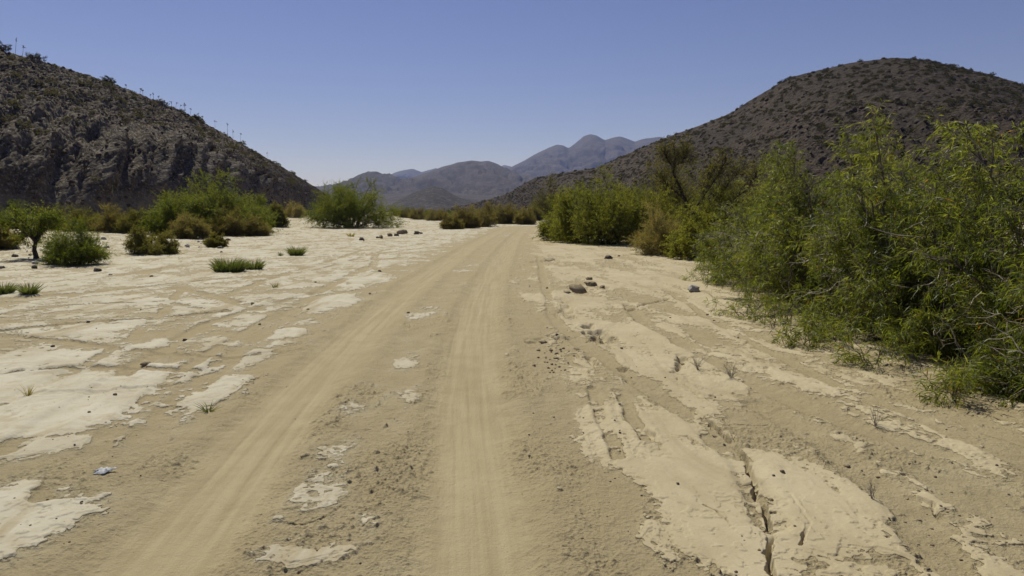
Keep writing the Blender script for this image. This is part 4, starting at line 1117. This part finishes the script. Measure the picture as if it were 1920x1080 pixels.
# litter below the willows: nobody could count it
def litter():
    rs = np.random.RandomState(3); n = 9000; g = Geo()
    y = rs.uniform(4.0, 17, n); x = 5.1 + np.abs(rs.normal(0, 1.1, n)) + 0.35*np.sin(y*1.7)
    sz = np.ones(n)
    for fx, fy, fr in SHRUB_FEET:                 # fallen twigs round the feet of the other shrubs
        if fy > 70: continue
        m = int(90*fr); aa = rs.uniform(0, 6.28, m); rr = fr*(0.35+0.85*rs.uniform(0, 1, m))
        x = np.append(x, fx+np.cos(aa)*rr); y = np.append(y, fy+np.sin(aa)*rr); sz = np.append(sz, np.full(m, 1.0+fy/22))
    n = len(x)
    z = ground(x, y) + 0.012 + rs.uniform(0, 0.02, n)
    P = np.stack([x, y, z], 1); D = rs.normal(size=(n, 3))*np.array((1, 1, .12))
    leaves(g, P, D, rs.uniform(.03, .12, n)*sz, rs.uniform(.005, .014, n)*sz, rs, np.clip(rs.normal(.4, .25, n), 0, 1))
    o = link('leaf_litter', mesh_from('leaf_litter', *g.get(), M_BROWN, False, np.concatenate(g.T))); tag(o, 'brown fallen leaves and twigs on the ground under the willows and shrubs', kind='stuff')
litter()

# gravel and crumbs too small to count
def gravel():
    rs = np.random.RandomState(8); n = 5200
    y = 2.3 + 22*rs.uniform(0, 1, n)**1.7; x = rs.uniform(-0.85, 0.85, n)*(y+1.5)
    c = np.clip(fbm2(x*0.9, y*0.7, 3, 88)+0.25, 0, 1); u, hg = road_uv(x, y)
    keep = (rs.uniform(0, 1, n) < c*1.6*(0.25+0.75*sstep(0.3, 0.6, np.abs(np.abs(u)-hg)))) & (x < 5.6)
    x, y = x[keep], y[keep]; n = len(x); z = ground(x, y, True)[0]
    S = 0.0022 + 0.010*rs.uniform(0, 1, n)**4; rz = rs.uniform(0, 6.28, n)
    Vs, Fs, Ms = [], [], []
    geos = [rock_geo(660+k, 0, 0.6, 5) for k in range(5)]
    for k in range(n):
        V, F = geos[k % 5]; cc, ss_ = math.cos(rz[k]), math.sin(rz[k])
        Vs.append(np.stack([V[:, 0]*cc-V[:, 1]*ss_, V[:, 0]*ss_+V[:, 1]*cc, V[:, 2]], 1)*S[k]+np.array((x[k], y[k], z[k]+0.25*S[k])))
        Fs.append(F+12*k); Ms.append(np.full(len(F), int(rs.uniform() < 0.18)+2*int(rs.uniform() < 0.4), np.int32) % 3)
    me = mesh_from('gravel', np.concatenate(Vs), np.concatenate(Fs), M_CLOD)
    me.materials.append(M_PALESTONE); me.materials.append(M_STONE); me.polygons.foreach_set('material_index', np.concatenate(Ms))
    tag(link('gravel', me), 'fine gravel and mud crumbs strewn over the sand', kind='stuff')
gravel()

# scrap of plastic film on the road
def scrap():
    m, nt, out = new_mat('plastic_film'); b = NB(nt)
    p = b.n('ShaderNodeBsdfPrincipled'); p.inputs['Base Color'].default_value = (0.46, 0.47, 0.50, 1); p.inputs['Roughness'].default_value = 0.6
    tr = b.n('ShaderNodeBsdfTranslucent'); tr.inputs[0].default_value = (0.4, 0.42, 0.46, 1)
    mx = b.n('ShaderNodeMixShader'); mx.inputs[0].default_value = 0.3; b.l(p.outputs[0], mx.inputs[1]); b.l(tr.outputs[0], mx.inputs[2]); b.l(mx.outputs[0], out.inputs[0])
    x, y = G(195, 886); n = 16
    u, v = np.meshgrid(np.linspace(-1, 1, n), np.linspace(-1, 1, n))
    X = u*0.060*(1-0.5*np.maximum(v, 0)*(u < 0.2)) ; Y = v*0.05*(1-0.35*u*u)
    Z = 0.006 + 0.022*(1-u*u)*np.clip(1-v*v, 0, 1)*(0.6+0.8*np.abs(perlin2(u*2.2, v*2.2, 4))) + 0.012*np.abs(perlin2(u*4, v*4, 8))
    th = np.arctan2(v, u); k_ = 1+0.30*np.sin(3*th+0.6)+0.16*np.sin(7*th); X, Y = X*k_, Y*k_
    V = np.stack([X, Y, Z], -1).reshape(-1, 3)
    me = mesh_from('plastic_scrap', V, grid_faces(n, n), m, True)
    o = link('plastic_scrap', me, None, (x, y, float(ground(np.array([x]), np.array([y]), True)[0][0])+0.002), (0, 0, 0.5)); tag(o, 'crumpled bluish scrap of plastic film lying left of the left rut', 'litter')
    md = o.modifiers.new('thickness', 'SOLIDIFY'); md.thickness = 0.0008
scrap()

# ------------------------------------------------------------------ shrubs, boulders and stalks on the two hills
def hill_shrub_geo(seed, n=170):
    rs = np.random.RandomState(seed); g = Geo()
    d = unit(rs.normal(size=(n, 3))); d[:, 2] = np.abs(d[:, 2])
    rr = rs.uniform(0.25, 1.0, n)**0.6*(1+0.25*np.sin(d[:, 0]*5+seed))
    P = d*rr[:, None]*np.array((1, 1, 0.85)) - np.array((0, 0, 0.1))
    leaves(g, P, d+rs.normal(size=(n, 3))*0.6, rs.uniform(.25, .5, n), rs.uniform(.12, .24, n), rs, np.clip(rs.normal(.42, .2, n), 0, 1))
    return g
HSG = [hill_shrub_geo(700+k) for k in range(6)]
HSM = [[mesh_from('hill_shrub', *g.get(), q, False, np.concatenate(g.T)) for g in HSG] for q in (M_HILLSH_PALE, M_HILLSH)]
BLG = [rock_geo(720+k, 1, 0.75, 7) for k in range(6)]
BLM = [mesh_from('boulder', *g, M_BOULDER) for g in BLG]

def pick(Pg, mrow, n, rs, wt):
    rows, cols = Pg.shape[:2]
    w_ = wt[:mrow]
    dA = np.linalg.norm(np.cross(np.gradient(Pg[:mrow], axis=0), np.gradient(Pg[:mrow], axis=1)), axis=-1)
    pr = (w_*dA).ravel(); pr = np.cumsum(pr/pr.sum())
    k = np.searchsorted(pr, rs.uniform(size=n)); k = np.clip(k, 0, mrow*cols-1)
    return Pg[:mrow].reshape(-1, 3)[k]
rsh = np.random.RandomState(12)
inview = lambda P: (lambda a: (a[0] > -60) & (a[0] < 1980) & (a[1] > -60))(proj(P))
wl_ = (0.3 + sstep(0.25, 0.6, tt))*(1-0.9*_bl*(1-sstep(0.2, 0.32, tt)))*(0.4+np.clip(1+2*fbm2(LP[:, :, 0]*0.05, LP[:, :, 2]*0.1, 3, 91), 0, 2))*(np.broadcast_to(LP[:, :, 2].max(0)[None], tt.shape) > 2.5)
wr_ = (0.35 + 0.9*sstep(0.25, 0.6, tt2))*(0.45+np.clip(0.6+1.2*fbm2(RP[:, :, 0]*0.06, RP[:, :, 2]*0.14, 3, 93), 0, 2))*(np.broadcast_to(RP[:, :, 2].max(0)[None], tt2.shape) > 2.0)
wb_ = (1.15-sstep(0.25, 0.75, tt2))*(np.broadcast_to(RP[:, :, 2].max(0)[None], tt2.shape) > 1.5)
wbl = (1-0.6*sstep(0.2, 0.8, tt))*(np.broadcast_to(LP[:, :, 2].max(0)[None], tt.shape) > 2.0)

def scatter(P, S, hillid, geos, meshes, name, labels, groups, stuffname, stufflabel, mat, cat, limit, sink, withtint):
    ok = inview(P); P, S, hillid = P[ok], S[ok], hillid[ok]
    D = np.linalg.norm(P-np.array((0, 0, CAM_H)), axis=1)
    order = np.argsort(-S/D)
    rz = rsh.uniform(0, 6.28, len(P))
    for k in order[:limit]:
        ms = meshes[hillid[k]] if withtint else meshes
        o = bpy.data.objects.new(name, ms[k % len(ms)]); COL.objects.link(o)
        o.location = P[k]-np.array((0, 0, sink*S[k])); o.rotation_euler = (0, 0, rz[k]); o.scale = (S[k],)*3
        tag(o, labels[hillid[k]], cat, groups[hillid[k]])
    Vs, Fs, Ts, Ms, nn = [], [], [], [], 0
    for k in order[limit:]:
        V, F = geos[k % len(geos)][:2] if not withtint else geos[k % len(geos)].get()
        c, s = math.cos(rz[k]), math.sin(rz[k])
        W = np.stack([V[:, 0]*c-V[:, 1]*s, V[:, 0]*s+V[:, 1]*c, V[:, 2]], 1)*S[k] + P[k]-np.array((0, 0, sink*S[k]))
        Vs.append(W); Fs.append(F+nn); nn += len(W)
        if withtint: Ts.append(np.concatenate(geos[k % len(geos)].T)); Ms.append(np.full(len(F), 1-hillid[k], np.int32))
    if Vs:
        me = mesh_from(stuffname, np.concatenate(Vs), np.concatenate(Fs), mat, False, np.concatenate(Ts) if withtint else None)
        if withtint: me.materials.append(M_HILLSH_PALE); me.polygons.foreach_set('material_index', np.concatenate(Ms))
        o = link(stuffname, me)
        tag(o, stufflabel, kind='stuff')
nl, nr_ = 850, 4600
P = np.concatenate([pick(LP, ML, nl, rsh, wl_), pick(RP, MR_, nr_, rsh, wr_)])
S = np.concatenate([0.3+0.9*rsh.uniform(0, 1, nl)**1.8, 0.35+0.65*rsh.uniform(0, 1, nr_)**1.3])
scatter(P, S, np.concatenate([np.zeros(nl, int), np.ones(nr_, int)]), HSG, HSM, 'hill_shrub',
        ('grey olive shrub on the slope of the dark left hill', 'dark round shrub dotted on the brown right hill'), ('shrubs on the left hill', 'shrubs on the right hill'),
        'hillside_scrub', 'small dry shrubs scattered over both hillsides', M_HILLSH, 'shrub', 300, 0.05, True)
nb1, nb2 = 2200, 8000
P = np.concatenate([pick(LP, ML, nb1, rsh, wbl), pick(RP, MR_, nb2, rsh, wb_)])
S = np.concatenate([rsh.uniform(0.15, 0.5, nb1), 0.25+0.75*rsh.uniform(0, 1, nb2)**2.2])
scatter(P, S, np.concatenate([np.zeros(nb1, int), np.ones(nb2, int)]), BLG, BLM, 'boulder',
        ('grey boulder lying on the dark left hillside', 'reddish brown boulder on the rubble slope of the right hill'), ('boulders on the left hill', 'boulders on the right hill'),
        'hillside_rubble', 'loose brown stones covering both hillsides', M_BOULDER, 'boulder', 300, 0.1, False)

# tall dead flower stalks along the skyline of the left hill
def stalk(px, base_y, top_y, k):
    pxs, pys = proj(LP[ML-1]); c = int(np.argmin(np.abs(pxs-px)))
    p = LP[ML-1, c]; H = max(1.2, (atdepth(px, top_y, p[1])[2]-p[2]))
    rs = np.random.RandomState(k); g = Geo()
    P = np.array([(0, 0, -0.3), (0, 0, H*0.5), (rs.normal()*0.3, 0, H*rs.uniform(0.75, 1.05))])
    g.tube(curve(P[0], P[2], P[1]*0, 6, rs, 0.004), np.linspace(0.038, 0.022, 6)*rs.uniform(0.7, 1.25), 5)
    for j in range(9):
        z = H*rs.uniform(0.80, 1.0); d = rs.normal(size=3)*np.array((0.16, 0.16, 0.1))
        q = np.array((P[2][0]*z/H, 0, z*P[2][2]/H)); g.tube(np.array([q, q+d*0.6, q+d]), np.array((0.03, 0.06, 0.05)), 4)
    o = link('flower_stalk', mesh_from('flower_stalk', *g.get(), M_DARKBARK, True), None, tuple(p)); return o
STK = [(27, 105, 70), (43, 106, 78), (238, 172, 160), (260, 180, 164), (268, 184, 171), (281, 190, 175), (287, 192, 175), (295, 195, 181), (308, 201, 188), (323, 206, 189), (329, 208, 191), (337, 210, 195), (344, 213, 193), (350, 215, 193), (355, 217, 203), (373, 226, 209), (381, 230, 217), (404, 242, 222), (427, 256, 231), (437, 262, 240), (452, 270, 250), (500, 298, 285)]
ML_LAB = {0: 'tallest thin dead flower stalk on the skyline at the far left of the hill', 1: 'thin flower stalk right of the tallest one on the left skyline'}
for k, (a, b_, c_) in enumerate(STK):
    o = stalk(a, b_, c_, k)
    tag(o, ML_LAB.get(k, 'thin dead flower stalk among those spaced along the left hill skyline'), 'flower stalk', 'flower stalks on the left skyline')
for k, (px, s, lab) in enumerate([(4, 1.9, 'dark bush on the skyline at the very left edge'), (70, 2.2, 'wide dark bush on the skyline right of the flower stalks'), (203, 1.9, 'spiky dark bush alone on the left hill skyline'), (366, 1.3, 'small round dark bush on the left hill skyline')]):
    pxs, pys = proj(LP[ML-1]); c = int(np.argmin(np.abs(pxs-px)))
    g = grow(800+k, s*0.95, s*0.9, s*0.9, 12, 6, 4, 9, 0.22, 0.07, 0, 0.03, 0.2, s*.3, s*.2, 0.1, 0.1, 3, clump=0.5)
    e = plant('skyline_bush', lab, 'shrub', (LP[ML-1, c, 0], LP[ML-1, c, 1]), g, M_HILLSH, M_DARKBARK)
    e.location = LP[ML-1, c]-np.array((0, 0, 0.2))

# ------------------------------------------------------------------ haze
def haze():
    m, nt, out = new_mat('haze_air'); b = NB(nt)
    v = b.n('ShaderNodeVolumePrincipled'); v.inputs['Color'].default_value = (0.32, 0.45, 1.0, 1); v.inputs['Density'].default_value = 0.72e-4
    v.inputs['Absorption Color'].default_value = (1, 1, 1, 1)
    v.inputs['Anisotropy'].default_value = 0.2
    b.l(v.outputs[0], out.inputs['Volume'])
    x0, x1, y0, y1, z0, z1 = -13500, 13500, -9500, 13500, -12, 900
    V = np.array([(x, y, z) for z in (z0, z1) for y in (y0, y1) for x in (x0, x1)], float)
    F = np.array([(0, 2, 3, 1), (4, 5, 7, 6), (0, 1, 5, 4), (2, 6, 7, 3), (0, 4, 6, 2), (1, 3, 7, 5)])
    o = link('haze', mesh_from('haze', V, F, m)); tag(o, 'thin blue desert haze in front of the far mountains', kind='stuff')
haze()
